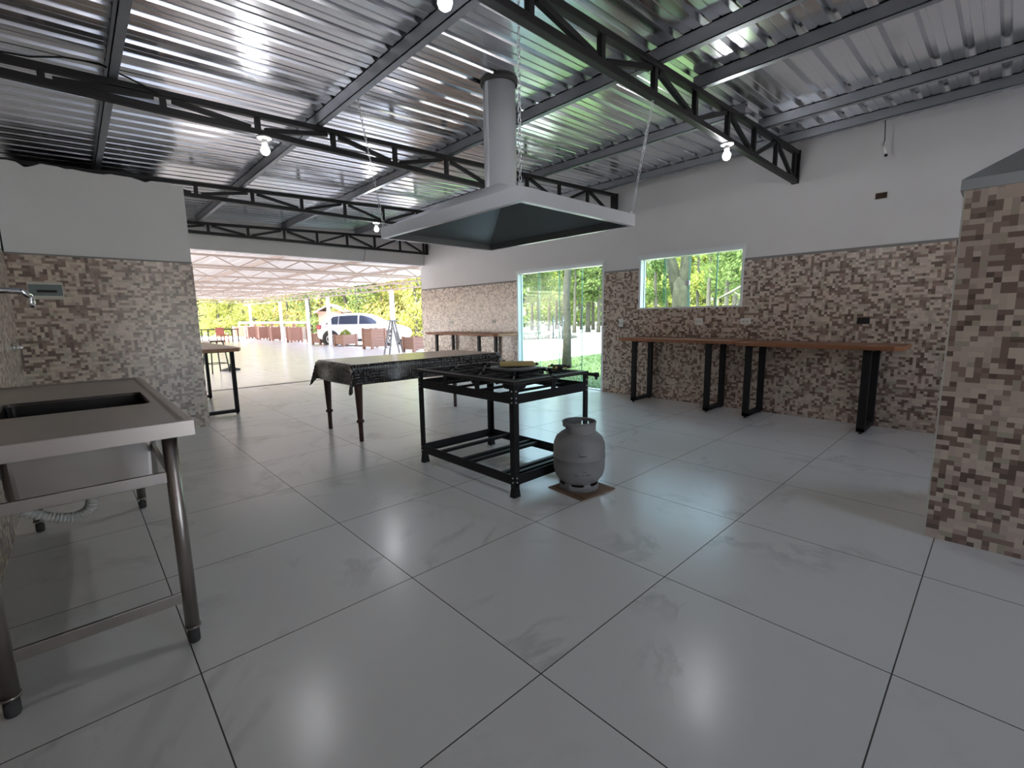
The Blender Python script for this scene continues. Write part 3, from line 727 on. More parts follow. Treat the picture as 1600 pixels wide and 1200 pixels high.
# ================================================================ DINING TABLE AND CLOTH
TX0, TX1, TY0, TY1, TH = 1.90, 3.735, 4.225, 5.075, .762
tb = thing('dining_table', 'long dark wooden table with turned legs under the black cloth', 'table', ((TX0+TX1)/2, (TY0+TY1)/2, 0))
tx, ty = (TX1-TX0)/2, (TY1-TY0)/2
g = MB(); g.box(-tx, tx, -ty, ty, TH-.03, TH); g.build('tabletop', M['dark_wood'], tb, bevel=.006)
g = MB()
for iy in (-1, 1): g.box(-tx+.07, tx-.07, iy*(ty-.05)-.012, iy*(ty-.05)+.012, TH-.12, TH-.03)
for ix in (-1, 1): g.box(ix*(tx-.06)-.012, ix*(tx-.06)+.012, -ty+.05, ty-.05, TH-.12, TH-.03)
g.build('apron', M['dark_wood'], tb)
for ix in (-1, 1):
    for iy in (-1, 1):
        g = MB(); c = (ix*(tx-.062), iy*(ty-.045), 0)
        g.lathe([(.021, 0), (.022, .12), (.023, .185), (.036, .192), (.038, .203), (.036, .214), (.024, .222), (.026, .24), (.034, .42), (.041, .60), (.043, TH-.031)], c, 20)
        g.build('leg', M['dark_wood'], tb)
# cloth laid over it
OV, NX, NY = .205, 76, 48
bm = bmesh.new(); uvl = bm.loops.layers.uv.new('uv'); grid = {}
W, Hh = tx+.004, ty+.004
random.seed(3)
for i in range(NX+1):
    for j in range(NY+1):
        u = -W-OV + (2*W+2*OV)*i/NX; v = -Hh-OV + (2*Hh+2*OV)*j/NY
        ax, ay = max(0, abs(u)-W), max(0, abs(v)-Hh); sxn, syn = (1 if u > 0 else -1), (1 if v > 0 else -1)
        x = max(-W, min(W, u)); yv = max(-Hh, min(Hh, v)); z = TH+.004
        rnd = .016                                           # rounded fall at the edge
        def fall(a):
            if a <= 0: return 0, 0
            t = min(1, a/(rnd*1.57)); return rnd*math.sin(t*PI/2), rnd*(1-math.cos(t*PI/2)) + max(0, a-rnd*1.57)
        ox, dx = fall(ax); oy, dy = fall(ay); mn = min(ax, ay)
        drop = max(dx, dy) + .40*mn
        x += sxn*(ox + (.30*mn)*(1 if ax > 0 else 0)); yv += syn*(oy + .30*mn*(1 if ay > 0 else 0))
        fold = math.sin(30*(ax-ay))*.10*mn
        x += sxn*fold; yv -= syn*fold*.6
        hang = max(ax, ay)
        wob = .010*hang/OV*math.sin(11*u+.7)*math.cos(9*v)
        if ay > 0 and ax == 0: yv += syn*wob + syn*.012*hang/OV
        if ax > 0 and ay == 0: x += sxn*wob + sxn*.018*hang/OV
        grid[i, j] = (bm.verts.new((x, yv, z-drop)), u, v)
for i in range(NX):
    for j in range(NY):
        q = [grid[i, j], grid[i+1, j], grid[i+1, j+1], grid[i, j+1]]
        f = bm.faces.new([k[0] for k in q]); f.smooth = True
        for lp, k in zip(f.loops, q): lp[uvl].uv = (k[1], k[2])
me = bpy.data.meshes.new('tablecloth'); bm.to_mesh(me); bm.free(); me.materials.append(M['cloth'])
o = bpy.data.objects.new('tablecloth', me); COL.objects.link(o); o.location = tb.location
md = o.modifiers.new('thickness', 'SOLIDIFY'); md.thickness = .002; md.offset = 1
tag(o, 'black basket weave printed vinyl tablecloth draped over the long table', 'tablecloth')

# ================================================================ WALL COUNTERS
def counter(label, y0, y1, frames, xf, xw, seed, ztop=.885, flip=1):
    """flip=1: stands against the right wall (front at smaller x); -1: against a wall on its left"""
    t = thing('wall_counter', label, 'counter', ((xf+xw)/2, (y0+y1)/2, 0), group='wooden counters on black frames')
    cx, cyv = (xf+xw)/2, (y0+y1)/2; L = (y1-y0)/2; hw = abs(xw-xf)/2; random.seed(seed)
    g = MB(); N = 24; zt, zb = ztop, ztop-.042
    fr = [(-flip*(hw + random.uniform(-.006, .006)), -L+2*L*i/N) for i in range(N+1)]
    poly = [(-flip*(hw-.045), -L-.004)] + fr[1:-1] + [(-flip*(hw-.02), L), (flip*hw, L), (flip*hw, -L)]
    g.prism(poly, lambda a, c, k: (a*(1 if k else .97), c, zb+(zt-zb)*k)); g.build('wooden_top', M['counter_wood'], t, bevel=.004)
    for fy in frames:
        yy = fy-cyv; a, c = -flip*(hw-.065), flip*(hw-.055); g = MB(); w = .034
        for xx in (a, c): g.box(xx-.02, xx+.02, yy-w, yy+w, .022, zb-.004)
        lo, hi = min(a, c), max(a, c)
        g.box(lo-.02, hi+.02, yy-w, yy+w, .022, .062); g.box(lo-.02, hi+.02, yy-w, yy+w, zb-.02, zb)
        f = g.build('leg_frame', M['black_matt'], t, bevel=.003)
        for xx in (a, c):
            g = MB(); g.lathe([(.014, 0), (.017, .004), (.017, .022)], (xx, yy, 0), 12); g.build('foot', M['rubber'], f)
    return t
counter('orange brown wooden counter on black frames under the window', 2.10, 3.675, (3.44, 2.42), 5.485, XR-.005, 1)
counter('orange brown wooden counter on black frames under the empty black socket hole', .61, 2.085, (1.955, .875), 5.465, XR-.005, 2, .872)
counter('orange brown wooden counter left of the glass door, behind the long table', 6.22, 8.55, (8.18, 6.78), 5.485, XR-.005, 3, .893)
counter('wooden counter with black frames peeking out behind the fuse box wall', 6.47, 8.75, (6.78, 8.42), 1.515, 1.047, 4, .868, -1)

# ================================================================ OUTLETS AND WALL BITS
def outlet(y, z, w, hgt, label, n):
    t = thing('wall_outlet', label, 'outlet', (XR, y, z), group='white outlets on the mosaic wall')
    g = MB(); g.box(-.008, 0, -w/2, w/2, -hgt/2, hgt/2); g.build('plate', M['pvc'], t, bevel=.003)
    for k in range(n):
        yy = 0 if n == 1 else (-.022 + .044*k)*1.0; g = MB(); g.lathe([(.0, 0), (.017, 0), (.017, .003), (.0, .003)], (0, 0, 0), 6, cap=False)
        o = g.build('socket', M['pvc_grey'], t); o.location = (-.011, yy, 0); o.rotation_euler = (0, PI/2, 0)
outlet(3.977, 1.08, .075, .115, 'white outlet between the glass door and the counter', 2)
outlet(2.778, 1.096, .105, .09, 'white outlet below the right half of the window', 2)
outlet(2.190, 1.098, .122, .075, 'white outlet below the right corner of the window', 2)
outlet(8.31, 1.104, .12, .09, 'white outlet on the far mosaic wall nearest the patio opening', 2)
outlet(6.905, 1.113, .12, .075, 'white outlet on the mosaic wall left of the glass door', 2)
t = thing('empty_socket_box', 'black empty socket hole in the mosaic wall above the right counter', 'socket box', (XR, 1.015, 1.10))
g = MB(); g.box(-.004, .0, -.053, .053, -.033, .033); g.build('box_rim', M['black_matt'], t); g = MB(); g.box(-.0055, -.004, -.043, .043, -.024, .024); g.build('hollow', M['dark'], t)
t = thing('junction_box_hole', 'open brown junction box hole high on the white wall', 'junction box', (XR+.012, .968, 2.342))
g = MB(); g.box(-.004, 0, -.052, .052, -.036, .036); g.build('box_rim', M['pvc_grey'], t); g = MB(); g.box(-.0055, -.004, -.046, .046, -.028, .028); g.build('hollow', M['brown_recess'], t)
t = thing('cable_conduit', 'white conduit stub with wires dangling from the roof edge', 'conduit', (XR-.10, .975, 2.94))
g = MB(); g.tube([(0, 0, .108), (0.005, -.01, -.10), (.0, .004, -.16)], .004, 6); g.build('wire', M['black_matt'], t)
g = MB(); g.tube([(.0, .004, -.13), (0, -.028, -.235)], .012, 12); g.build('tube', M['pvc'], t)
g = MB(); g.tube([(0, -.028, -.235), (0, -.034, -.255)], .0125, 12); g.build('dark_tip', M['black_matt'], t)
g = MB(); g.tube([(-.20, 0, 2.725), (-.01, 0, 2.745), (.14, -.02, 2.785), (.30, -.03, 2.80), (.44, -.02, 2.765), (.60, 0, 2.725)], .006, 8)
o = g.build('electric_cable', M['black_matt']); o.location = (0, 4.06, 0); tag(o, 'thin dark electric cable sagging along the truss at the upper left', 'cable')
g = MB(); g.tube([(4.61, 9.288, 2.75), (4.615, 9.288, 2.60), (4.58, 9.288, 2.45), (4.545, 9.288, 2.37)], .004, 6); o = g.build('hanging_wire', M['black_matt'])
tag(o, 'thin wire hanging down the lintel of the wide opening', 'wire')

# ================================================================ BARBECUE BLOCK
bb = thing('barbecue', 'mosaic tiled barbecue block with grey metal hood at the right edge', 'barbecue', (3.61, -.62, 0))
g = MB(); g.box(-.40, .40, -.81, .81, 0, 1.772); g.build('tiled_body', M['mosaic'], bb)
g = MB(); g.box(-.403, -.398, .806, .813, 0, 1.772); g.build('corner_trim', M['pvc_grey'], bb)
g = MB(); bh = [(.414, .826, 1.768), (.414, .826, 1.818), (.10, .12, 2.24), (.10, .12, roof_z(3.6)-.002)]
vs = [[g.bm.verts.new(p) for p in ring(hx, hy, z)] for hx, hy, z in bh]
for A, B in zip(vs, vs[1:]):
    for k in range(4): g.bm.faces.new((A[k], A[(k+1) % 4], B[(k+1) % 4], B[k]))
g.bm.faces.new(vs[0][::-1]); g.build('metal_hood', M['bbq_hood'], bb)
# ================================================================ PATIO
PX0, PX1, PY0, PY1, PZ = -8.0, 8.75, 9.62, 36.0, 2.66
g = MB(); n = 60; rows = []
for y_ in (PY0, PY1):
    row = []
    x = PX0
    while x < PX1+.5:
        for dx, dz in ((0, 0), (.18, 0), (.20, .03), (.24, .03)): row.append(g.bm.verts.new((x+dx, y_, PZ+dz)))
        x += .26
    rows.append(row)
for i in range(len(rows[0])-1): g.bm.faces.new((rows[0][i], rows[0][i+1], rows[1][i+1], rows[1][i]))
struct(g.build('roof_patio', M['patio_roof'], solid=.003))
def patio_truss(y, label):
    t = thing('patio_truss', label, 'roof truss', (0, y, 0), group='white patio roof trusses')
    zb, zt = 2.33, 2.585; g = MB(); g.bar((PX0, 0, zb+.02), (PX1-.06, 0, zb+.02), .04, .04); g.build('bottom_chord', M['patio_steel'], t)
    g = MB(); g.bar((PX0, 0, zt-.02), (PX1-.06, 0, zt-.02), .04, .04); g.build('top_chord', M['patio_steel'], t)
    x = 8.55; k = 0
    while x > .4:
        a, c = (zb+.03, zt-.03) if k % 2 else (zt-.03, zb+.03)
        g = MB(); g.bar((x, 0, a), (x-.38, 0, c), .022, .022); g.build('diagonal_strut', M['patio_steel'], t); x -= .45; k += 1
    return t
lab = ['first white patio truss beyond the lintel', 'second white patio truss beyond the lintel', 'third white patio truss beyond the lintel', 'fourth white patio truss beyond the lintel',
       'fifth white patio truss beyond the lintel', 'sixth white patio truss beyond the lintel', 'seventh white patio truss beyond the lintel', 'eighth white patio truss beyond the lintel', 'farthest white patio truss above the fence']
t0 = None
for y_, lb in zip((11.5, 14.2, 16.7, 19.2, 21.9, 24.7, 27.6, 30.6, 34.0), lab):
    if t0 is None: t0 = patio_truss(y_, lb)
    else: c = copy_tree(t0, lb); c.location.y = y_
for x, lb in ((1.7, 'pale patio roof purlin, leftmost in the opening'), (3.6, 'pale patio roof purlin, second from the left'), (5.4, 'pale patio roof purlin, third from the left'), (7.2, 'pale patio roof purlin nearest the edge beam')):
    g = MB(); g.bar((x, PY0+.02, PZ-.036), (x, PY1, PZ-.036), .06, .07); tag(g.build('patio_purlin', M['patio_steel']), lb, 'roof purlin', 'white patio roof purlins')
t = thing('patio_edge_beam', 'white lattice edge beam running along the patio roof above the posts', 'beam', (8.72, 0, 0))
g = MB(); g.bar((0, PY0, 2.25), (0, PY1, 2.25), .05, .05); g.build('lower_chord', M['patio_steel'], t)
g = MB(); g.bar((0, PY0, 2.47), (0, PY1, 2.47), .05, .05); g.build('upper_chord', M['patio_steel'], t)
y_ = PY0+.3; k = 0
while y_ < PY1-.5 and k < 80:
    g = MB(); g.bar((0, y_, 2.27), (0, y_+.16, 2.45), .03, .03); g.build('lattice_strut', M['planter_wood'] if 0 else M['purlin'], t); y_ += .48; k += 1
for x, y_, lb in ((8.72, 15.7, 'white patio post in front of the car, beside the stepladder'), (8.72, 21.6, 'white patio post at the rear of the car'),
              (8.95, 24.9, 'slim white patio post left of the car'), (8.72, 28.4, 'white patio post at the end of the planter fence'), (8.72, 34.6, 'white patio post at the far end of the fence')):
    t = thing('patio_post', lb, 'post', (x, y_, 0), group='white patio posts')
    g = MB(); g.box(-.065, .065, -.065, .065, 0, 2.225); g.build('shaft', M['white_paint'], t); g = MB(); g.box(-.11, .11, -.11, .11, 0, .015); g.build('base_plate', M['white_paint'], t)

def planter(x, y, w, h, mat, label, rz=0.0, plant=None, group='wooden planter boxes on the patio edge'):
    t = thing('planter_box', label, 'planter', (x, y, 0), rz, group); a = w/2
    for sx_ in (-1, 1):
        for sy_2 in (-1, 1):
            g = MB(); g.box(sx_*a-.045, sx_*a+.045, sy_2*a-.045, sy_2*a+.045, 0, h+.03); g.build('corner_post', mat, t)
    n = max(3, int(h/.13)); bh = (h-.08)/n
    g = MB()
    for i in range(n):
        z0, z1 = .08+i*bh+.006, .08+(i+1)*bh
        g.box(-a, a, -a-.02, -a+.005, z0, z1); g.box(-a, a, a-.005, a+.02, z0, z1); g.box(-a-.02, -a+.005, -a, a, z0, z1); g.box(a-.005, a+.02, -a, a, z0, z1)
    g.build('board_sides', mat, t); g = MB(); g.box(-a+.01, a-.01, -a+.01, a-.01, h-.10, h-.06); g.build('soil', M['rubber'], t)
    if plant: 
        p = leaves('foliage', plant, 60, [((0, 0, h+.05), (.22, .22, .16))], .09, 5); p.parent = t
    return t
def leaves(name, mat, n, blobs, size, seed, grain=1):
    rnd = random.Random(seed); bm = bmesh.new(); per = max(1, n//len(blobs))
    for (c, r) in blobs:
        for _ in range(per):
            while True:
                d = Vector((rnd.uniform(-1, 1), rnd.uniform(-1, 1), rnd.uniform(-1, 1)))
                if .05 < d.length < 1: break
            d = d.normalized()*(d.length**.6)
            p = Vector((c[0]+d.x*r[0], c[1]+d.y*r[1], c[2]+d.z*r[2])); s = size*rnd.uniform(.6, 1.3)
            nx = Vector((rnd.uniform(-1, 1), rnd.uniform(-1, 1), rnd.uniform(-.5, 1))).normalized(); a = nx.orthogonal().normalized(); b_ = nx.cross(a)
            a2 = a*s; b2 = b_*s*.55
            bm.faces.new([bm.verts.new(p-a2), bm.verts.new(p+b2*.9-a2*.1), bm.verts.new(p+a2), bm.verts.new(p-b2*.9+a2*.1)])
    me = bpy.data.meshes.new(name); bm.to_mesh(me); bm.free(); me.materials.append(mat)
    o = bpy.data.objects.new(name, me); COL.objects.link(o); return o
planter(8.78, 22.75, .62, .52, M['planter_wood'], 'low brown planter box beside the rear wheel, left of the white post', .2)
planter(8.92, 20.40, .66, .50, M['planter_wood'], 'low brown planter box in front of the rear wheel of the car', .2, M['leaf_yellow'])
planter(8.88, 17.55, .62, .80, M['planter_wood'], 'tall brown planter box in front of the car doors', .1)
planter(8.98, 14.62, .60, .52, M['planter_wood'], 'brown planter box by the right edge of the opening, behind the ladder', .1)
for i, (y_, lb) in enumerate(((26.5, 'red brown planter box at the right end of the white fence'), (29.7, 'red brown planter box just left of the fence post'), (32.2, 'red brown planter box in the middle of the fence'),
                          (34.7, 'red brown planter box left of the middle of the fence'), (38.2, 'farthest red brown planter box at the left end of the fence'))):
    planter(8.75, y_, .56, .80, M['planter_red'], lb, .0)
t = thing('white_fence', 'white board fence with slats behind the red brown planters', 'fence', (9.35, 0, 0))
g = MB(); g.box(-.03, .03, 26.2, 40.5, .98, 1.12); g.build('top_board', M['white_paint'], t)
g = MB(); g.box(-.03, .03, 26.2, 40.5, .10, .80); g.build('panel', M['white_paint'], t)
for k in range(8):
    yy = 26.25+2.03*k; g = MB(); g.box(-.06, .06, yy-.05, yy+.05, -.1, 1.0); g.build('fence_post', M['planter_red'], t)

# stepladder
t = thing('stepladder', 'aluminium stepladder standing open on the patio before the car', 'ladder', (7.98, 14.35, 0))
LADDER = simple('dull_aluminium', (.20, .20, .21), .5, .3)
A = [(-.62, -.42), (-.33, -.25)]; B = [(.33, .25), (.60, .48)]; H = 1.12
tops_ = [(-.13, -.17), (.13, .16)]
def ladder_side(feet, nm, steps, sh):
    g = MB(); f0, f1 = Vector((*feet[0], 0)), Vector((*feet[1], 0)); t0_, t1_ = Vector((sh[0]-.10, sh[1]-.02, H)), Vector((sh[0]+.06, sh[1]+.10, H))
    g.bar(f0, t0_, .05, .035); g.bar(f1, t1_, .05, .035); s = g.build(nm, LADDER, t)
    for k in range(steps):
        q = (k+1)/(steps+1); g = MB(); g.bar(f0.lerp(t0_, q), f1.lerp(t1_, q), .07 if nm == 'step_frame' else .02, .02); g.build('tread', LADDER, s)
ladder_side(A, 'step_frame', 4, (-.05, -.06)); ladder_side(B, 'back_frame', 2, (.08, .06))
g = MB(); g.box(-.16, .16, -.10, .14, H-.01, H+.025); g.build('top_platform', LADDER, t)

# dim furniture behind the left counter
t = thing('metal_stool', 'thin black metal stool frame seen behind the left counter', 'stool', (2.35, 12.6, 0), .3)
for a in (-.17, .17):
    for c in (-.17, .17):
        g = MB(); g.bar((a*1.15, c*1.15, 0), (a*.8, c*.8, .72), .02, .02); g.build('leg', M['black_matt'], t)
g = MB(); g.box(-.17, .17, -.17, .17, .72, .75); g.build('seat', M['dark_wood'], t)
g = MB(); z = .22
for a, c in (((-.18, -.18), (.18, -.18)), ((.18, -.18), (.18, .18)), ((.18, .18), (-.18, .18)), ((-.18, .18), (-.18, -.18))): g.bar((*a, z), (*c, z), .016, .016)
g.build('foot_rail', M['black_matt'], t)
t = thing('parasol_base', 'round dark base on the patio floor below the left counter', 'base', (2.72, 12.95, 0))
g = MB(); g.lathe([(.0, 0), (.20, 0), (.20, .03), (.06, .07), (.0, .07)], seg=24, cap=False); g.build('weight', M['rubber'], t)
g = MB(); g.lathe([(.024, .07), (.024, .16)], seg=12); g.build('socket', M['black_matt'], t)
t = thing('trestle_table', 'dark thin legged table far out on the patio at left', 'table', (6.15, 31.0, 0), -.72)
g = MB(); g.box(-.9, .9, -.35, .35, .70, .75); g.build('tabletop', M['black_matt'], t)
for a in (-.85, .85):
    for c in (-.3, .3): g = MB(); g.bar((a, c, 0), (a, c, .70), .04, .04); g.build('leg', M['black_matt'], t)
t = thing('plastic_chair', 'red brown chair at the dark table far out on the patio', 'chair', (6.1, 30.2, 0), -.72)
g = MB(); g.box(-.22, .22, -.22, .22, .40, .44); g.build('seat', M['red'], t); g = MB(); g.box(-.22, .22, -.24, -.20, .44, .84); g.build('backrest', M['red'], t)
for a in (-.2, .2):
    for c in (-.2, .2): g = MB(); g.bar((a, c, 0), (a, c, .4), .04, .04); g.build('leg', M['red'], t)

# ---------------------------------------------------------------- car
car = thing('car', 'white five door car parked beyond the patio posts', 'car', (10.42, 21.42, -.06), math.atan2(-.687, .726))
ST = [(-2.12, .46, .70, .78, .84, .60), (-2.06, .32, .80, .92, 1.02, .66), (-1.80, .26, .86, .97, 1.36, .58), (-1.40, .22, .88, .97, 1.50, .58), (-.5, .20, .89, .97, 1.55, .60),
      (.2, .20, .89, .96, 1.51, .60), (.62, .20, .89, .96, 1.33, .61), (1.12, .20, .88, .96, 1.02, .66), (1.65, .22, .86, .86, .94, .66), (2.02, .30, .79, .74, .80, .60), (2.13, .42, .66, .62, .68, .5)]
g = MB(); rows = []
for x, zb, hw, zbelt, zt, ht in ST:
    zm = (zb+zbelt)/2; half = [(0, zb), (hw*.9, zb), (hw*.99, zb+.10), (hw, zm), (hw*.97, zbelt), (ht+.04 if zt-zbelt > .2 else hw*.9, zt-.06 if zt-zbelt > .2 else zbelt+(zt-zbelt)*.5), (ht*.8, zt), (0, zt+.015)]
    pts = half + [(-p, q) for p, q in half[-2:0:-1]]
    rows.append([g.bm.verts.new((x, p, q)) for p, q in pts])
n = len(rows[0])
for A, B in zip(rows, rows[1:]):
    for k in range(n): g.bm.faces.new((A[k], A[(k+1) % n], B[(k+1) % n], B[k]))
g.bm.faces.new(rows[0][::-1]); g.bm.faces.new(rows[-1])
o = g.build('body', M['car'], car, smooth=True); md = o.modifiers.new('smooth', 'SUBSURF'); md.levels = 1; md.render_levels = 2
for s in (-1, 1):
    def side(x, z):                                       # point on the cabin flank
        t_ = (z-.97)/.55; return (x, s*(.872-.235*max(0, t_)+.006), z)
    for nm, poly in (('rear_quarter_glass', [(-1.62, 1.03), (-1.06, 1.03), (-1.06, 1.40), (-1.30, 1.37)]), ('rear_door_glass', [(-1.00, 1.03), (-.12, 1.03), (-.14, 1.44), (-1.00, 1.41)]),
                     ('front_door_glass', [(-.04, 1.03), (.93, 1.04), (.50, 1.32), (.16, 1.42), (-.06, 1.44)])):
        g = MB(); g.prism(poly, lambda a, c, k: (side(a, c)[0], side(a, c)[1] - s*.05*(1-k), side(a, c)[2])); g.build(nm, M['car_glass'], car)
    for x in (-1.40, 1.42):
        g = MB(); g.tube([(x, s*.66, .36), (x, s*.878, .36)], .40, 32); g.build('wheel_arch', M['rubber'], car)
        g = MB(); prf = [(.20, -.09), (.30, -.10), (.335, -.07), (.335, .07), (.30, .10), (.20, .09)]
        vs = [[g.bm.verts.new((x+r_*math.cos(2*PI*k/28), s*.80+w_, .335+r_*math.sin(2*PI*k/28))) for k in range(28)] for r_, w_ in prf]
        for A, B in zip(vs, vs[1:]):
            for k in range(28): g.bm.faces.new((A[k], A[(k+1) % 28], B[(k+1) % 28], B[k]))
        w_ = g.build('wheel', M['tyre'], car, smooth=True)
        g = MB(); g.tube([(x, s*.83, .335), (x, s*.885, .335)], .07, 14)
        for k in range(5):
            a = 2*PI*k/5; g.bar((x, s*.885, .335), (x+.21*math.cos(a), s*.885, .335+.21*math.sin(a)), .02, .07, (0, 1, 0))
        g.tube([(x+.205*math.cos(2*PI*k/24), s*.88, .335+.205*math.sin(2*PI*k/24)) for k in range(24)], .018, 6, closed=True); g.build('rim', M['alu'], w_)
    g = MB(); g.box(.82, 1.0, s*.88 if s > 0 else -1.02, 1.02 if s > 0 else s*.88, 1.02, 1.14); g.build('mirror', M['car'], car, bevel=.03)
    g = MB(); g.box(-1.05, 1.05, s*.885-.012, s*.885+.012, .20, .32); g.build('sill_trim', M['rubber'], car)
    for x in (-.78, .18): g = MB(); g.box(x-.09, x+.09, s*.90-.014, s*.90+.014, .86, .89); g.build('door_handle', M['car'], car, bevel=.006)
    g = MB(); g.box(-2.08, -1.86, s*.80-.05, s*.80+.05, .80, 1.0); g.build('tail_lamp', M['lamp_red'], car, bevel=.03)
    g = MB(); g.box(1.80, 2.04, s*.74-.08, s*.74+.05, .62, .74); g.build('head_lamp', M['glass_edge'] if 0 else M['alu'], car, bevel=.03)

# ---------------------------------------------------------------- ground outside
def ground_z(x, y):
    d = math.hypot(x, y); t_ = max(0, min(1, (d-45)/30)); return -.10 + .30*t_*t_*(3-2*t_)
g = MB(); gv = {}
for i in range(61):
    for j in range(61):
        x, y_ = -60+3.2*i, -40+2.9*j
        gv[i, j] = g.bm.verts.new((x, y_, ground_z(x, y_)))
for i in range(60):
    for j in range(60): g.bm.faces.new((gv[i, j], gv[i+1, j], gv[i+1, j+1], gv[i, j+1]))
struct(g.build('ground', M['gravel'], smooth=True))
LP = [(6.19, -6), (6.19, 8.75), (9.2, 8.95), (12.8, 9.35), (18, 8.2), (22, 3), (22, -6)]
g = MB(); g.prism([p for p in LP], lambda a, c, k: (a, c, -.16+.085*k)); struct(g.build('ground_lawn', M['lawn']))
rnd = random.Random(8); bm = bmesh.new()
for _ in range(9000):
    x, y_ = 6.25+rnd.random()**1.3*8, rnd.uniform(3.2, 9.0)
    if y_ > 8.7 + .09*(x-6.2): continue
    a = rnd.uniform(0, 2*PI); hgt = rnd.uniform(.02, .05); w_ = .006+.0006*x
    dx, dy = math.cos(a)*w_, math.sin(a)*w_; lx, ly = rnd.uniform(-.03, .03), rnd.uniform(-.03, .03)
    bm.faces.new([bm.verts.new((x-dx, y_-dy, -.078)), bm.verts.new((x+dx, y_+dy, -.078)), bm.verts.new((x+lx, y_+ly, -.078+hgt))])
me = bpy.data.meshes.new('grass'); bm.to_mesh(me); bm.free(); me.materials.append(M['blade']); o = bpy.data.objects.new('grass', me); COL.objects.link(o)
tag(o, 'short green lawn grass outside the glass door', 'grass', kind='stuff')
rnd = random.Random(5)
for k in range(13):
    g = MB(); bmesh.ops.create_icosphere(g.bm, subdivisions=2, radius=1)
    for v in g.bm.verts: v.co *= rnd.uniform(.75, 1.12)
    s = rnd.uniform(.22, .50)
    for v in g.bm.verts: v.co = Vector((v.co.x*s*1.3, v.co.y*s, v.co.z*s*.62))
    tt = k/12; o = g.build('rock', M['rock']); o.location = (18.6+2.7*tt+rnd.uniform(-.5, .5), 18.6-1.3*tt+rnd.uniform(-.6, .6), -.1+s*.30)
    tag(o, 'pale rock in the heap on the gravel yard seen through the glass door', 'rock', 'rocks heaped on the gravel')

# ---------------------------------------------------------------- trees
def tree_meshes(seed, H, r, lean, leaf, bark, nl, c0, spread, size, nb=7, fork=False):
    """returns an unlinked template: thing with trunk and foliage"""
    rnd = random.Random(seed); t = thing('tree', 'template', 'tree')
    g = MB(); n = 9
    tk = [Vector((lean*H*(i/n)**1.5 + rnd.uniform(-.06, .06)*i*.35, rnd.uniform(-.06, .06)*i*.35, H*.92*i/n)) for i in range(n+1)]
    tk[0].z = -.15
    g.tube(tk, [r*(1.25 if i == 0 else 1)*(1-.75*i/n) for i in range(n+1)], 9)
    blobs = []
    for b_ in range(nb):
        q = rnd.uniform(c0, .95); base = tk[0].lerp(tk[-1], 0) if 0 else tk[int(q*n)].lerp(tk[min(n, int(q*n)+1)], q*n-int(q*n))
        a = rnd.uniform(0, 2*PI); L_ = spread*rnd.uniform(.5, 1.0)*(1.25-q*.55)
        tip = base + Vector((math.cos(a)*L_, math.sin(a)*L_, L_*rnd.uniform(.15, .7))); mid = base.lerp(tip, .5) + Vector((0, 0, -.08*L_))
        g.tube([base, mid, tip], [r*.34*(1-.5*q), r*.24*(1-.5*q), r*.08], 6)
        s = spread*rnd.uniform(.35, .6); blobs.append((tip, (s*1.15, s*1.15, s*.8))); blobs.append((mid, (s*.7, s*.7, s*.5)))
    blobs.append((tk[-1], (spread*.5, spread*.5, spread*.5)))
    if c0 < .15:                                          # bushes are leafy down to the ground
        for k in range(4):
            a = rnd.uniform(0, 2*PI); blobs.append(((math.cos(a)*spread*.45, math.sin(a)*spread*.45, .55), (spread*.6, spread*.6, .6)))
    g.build('trunk', bark, t); f = leaves('foliage', leaf, nl, blobs, size, seed+100); f.parent = t
    return t
TPL = {}
def place(kind, x, y, s, rz, label, group):
    if kind not in TPL:
        p = dict(slim=(11, 10.5, .15, .03, M['leaf_mid'], M['bark'], 2600, .28, 1.7, .13, 11), slim2=(12, 11.5, .13, -.02, M['leaf_yellow'], M['bark'], 2400, .24, 1.6, .13, 11),
                 dark=(13, 9.0, .20, .02, M['leaf_dark'], M['bark'], 3000, .22, 2.0, .14, 12), bush=(14, 4.6, .16, .0, M['leaf_yellow'], M['bark'], 2600, .08, 1.9, .13, 12),
                 bushd=(15, 5.4, .18, .0, M['leaf_mid'], M['bark'], 2800, .08, 2.0, .13, 12), olive=(16, 5.8, .15, .04, M['leaf_olive'], M['bark'], 2200, .12, 1.9, .13, 10),
                 shade=(17, 9.0, .105, .004, M['leaf_mid'], M['bark'], 2600, .52, 2.0, .12, 9))[kind]
        o = tree_meshes(*p); TPL[kind] = o; o['label'] = label
    else: o = copy_tree(TPL[kind], label)
    o.location = (x, y, ground_z(x, y)-.02); o.scale = (s, s, s); o.rotation_euler = (0, 0, rz); o['group'] = group
    return o
GR = {'slim': ('tall slender green leaved tree in the woods behind the gravel yard', 'slender green trees in the woods'),
      'slim2': ('tall slender yellow green tree in the woods behind the gravel yard', 'slender yellow green trees in the woods'),
      'dark': ('dark green broad tree in the woods behind the gravel yard', 'dark trees in the woods'),
      'bush': ('bushy yellow green tree beyond the patio and the car', 'yellow green trees beyond the patio'),
      'bushd': ('bushy mid green tree beyond the patio and the car', 'mid green trees beyond the patio'),
      'olive': ('bushy olive brown tree beyond the patio and the car', 'olive brown trees beyond the patio')}
def at_px(px, dist):                                      # a bearing measured on the photo turned into a place on the ground
    d = fwd + right*((px-800)/FPX); d.z = 0; d.normalize(); return d.x*dist, d.y*dist
rnd = random.Random(21)
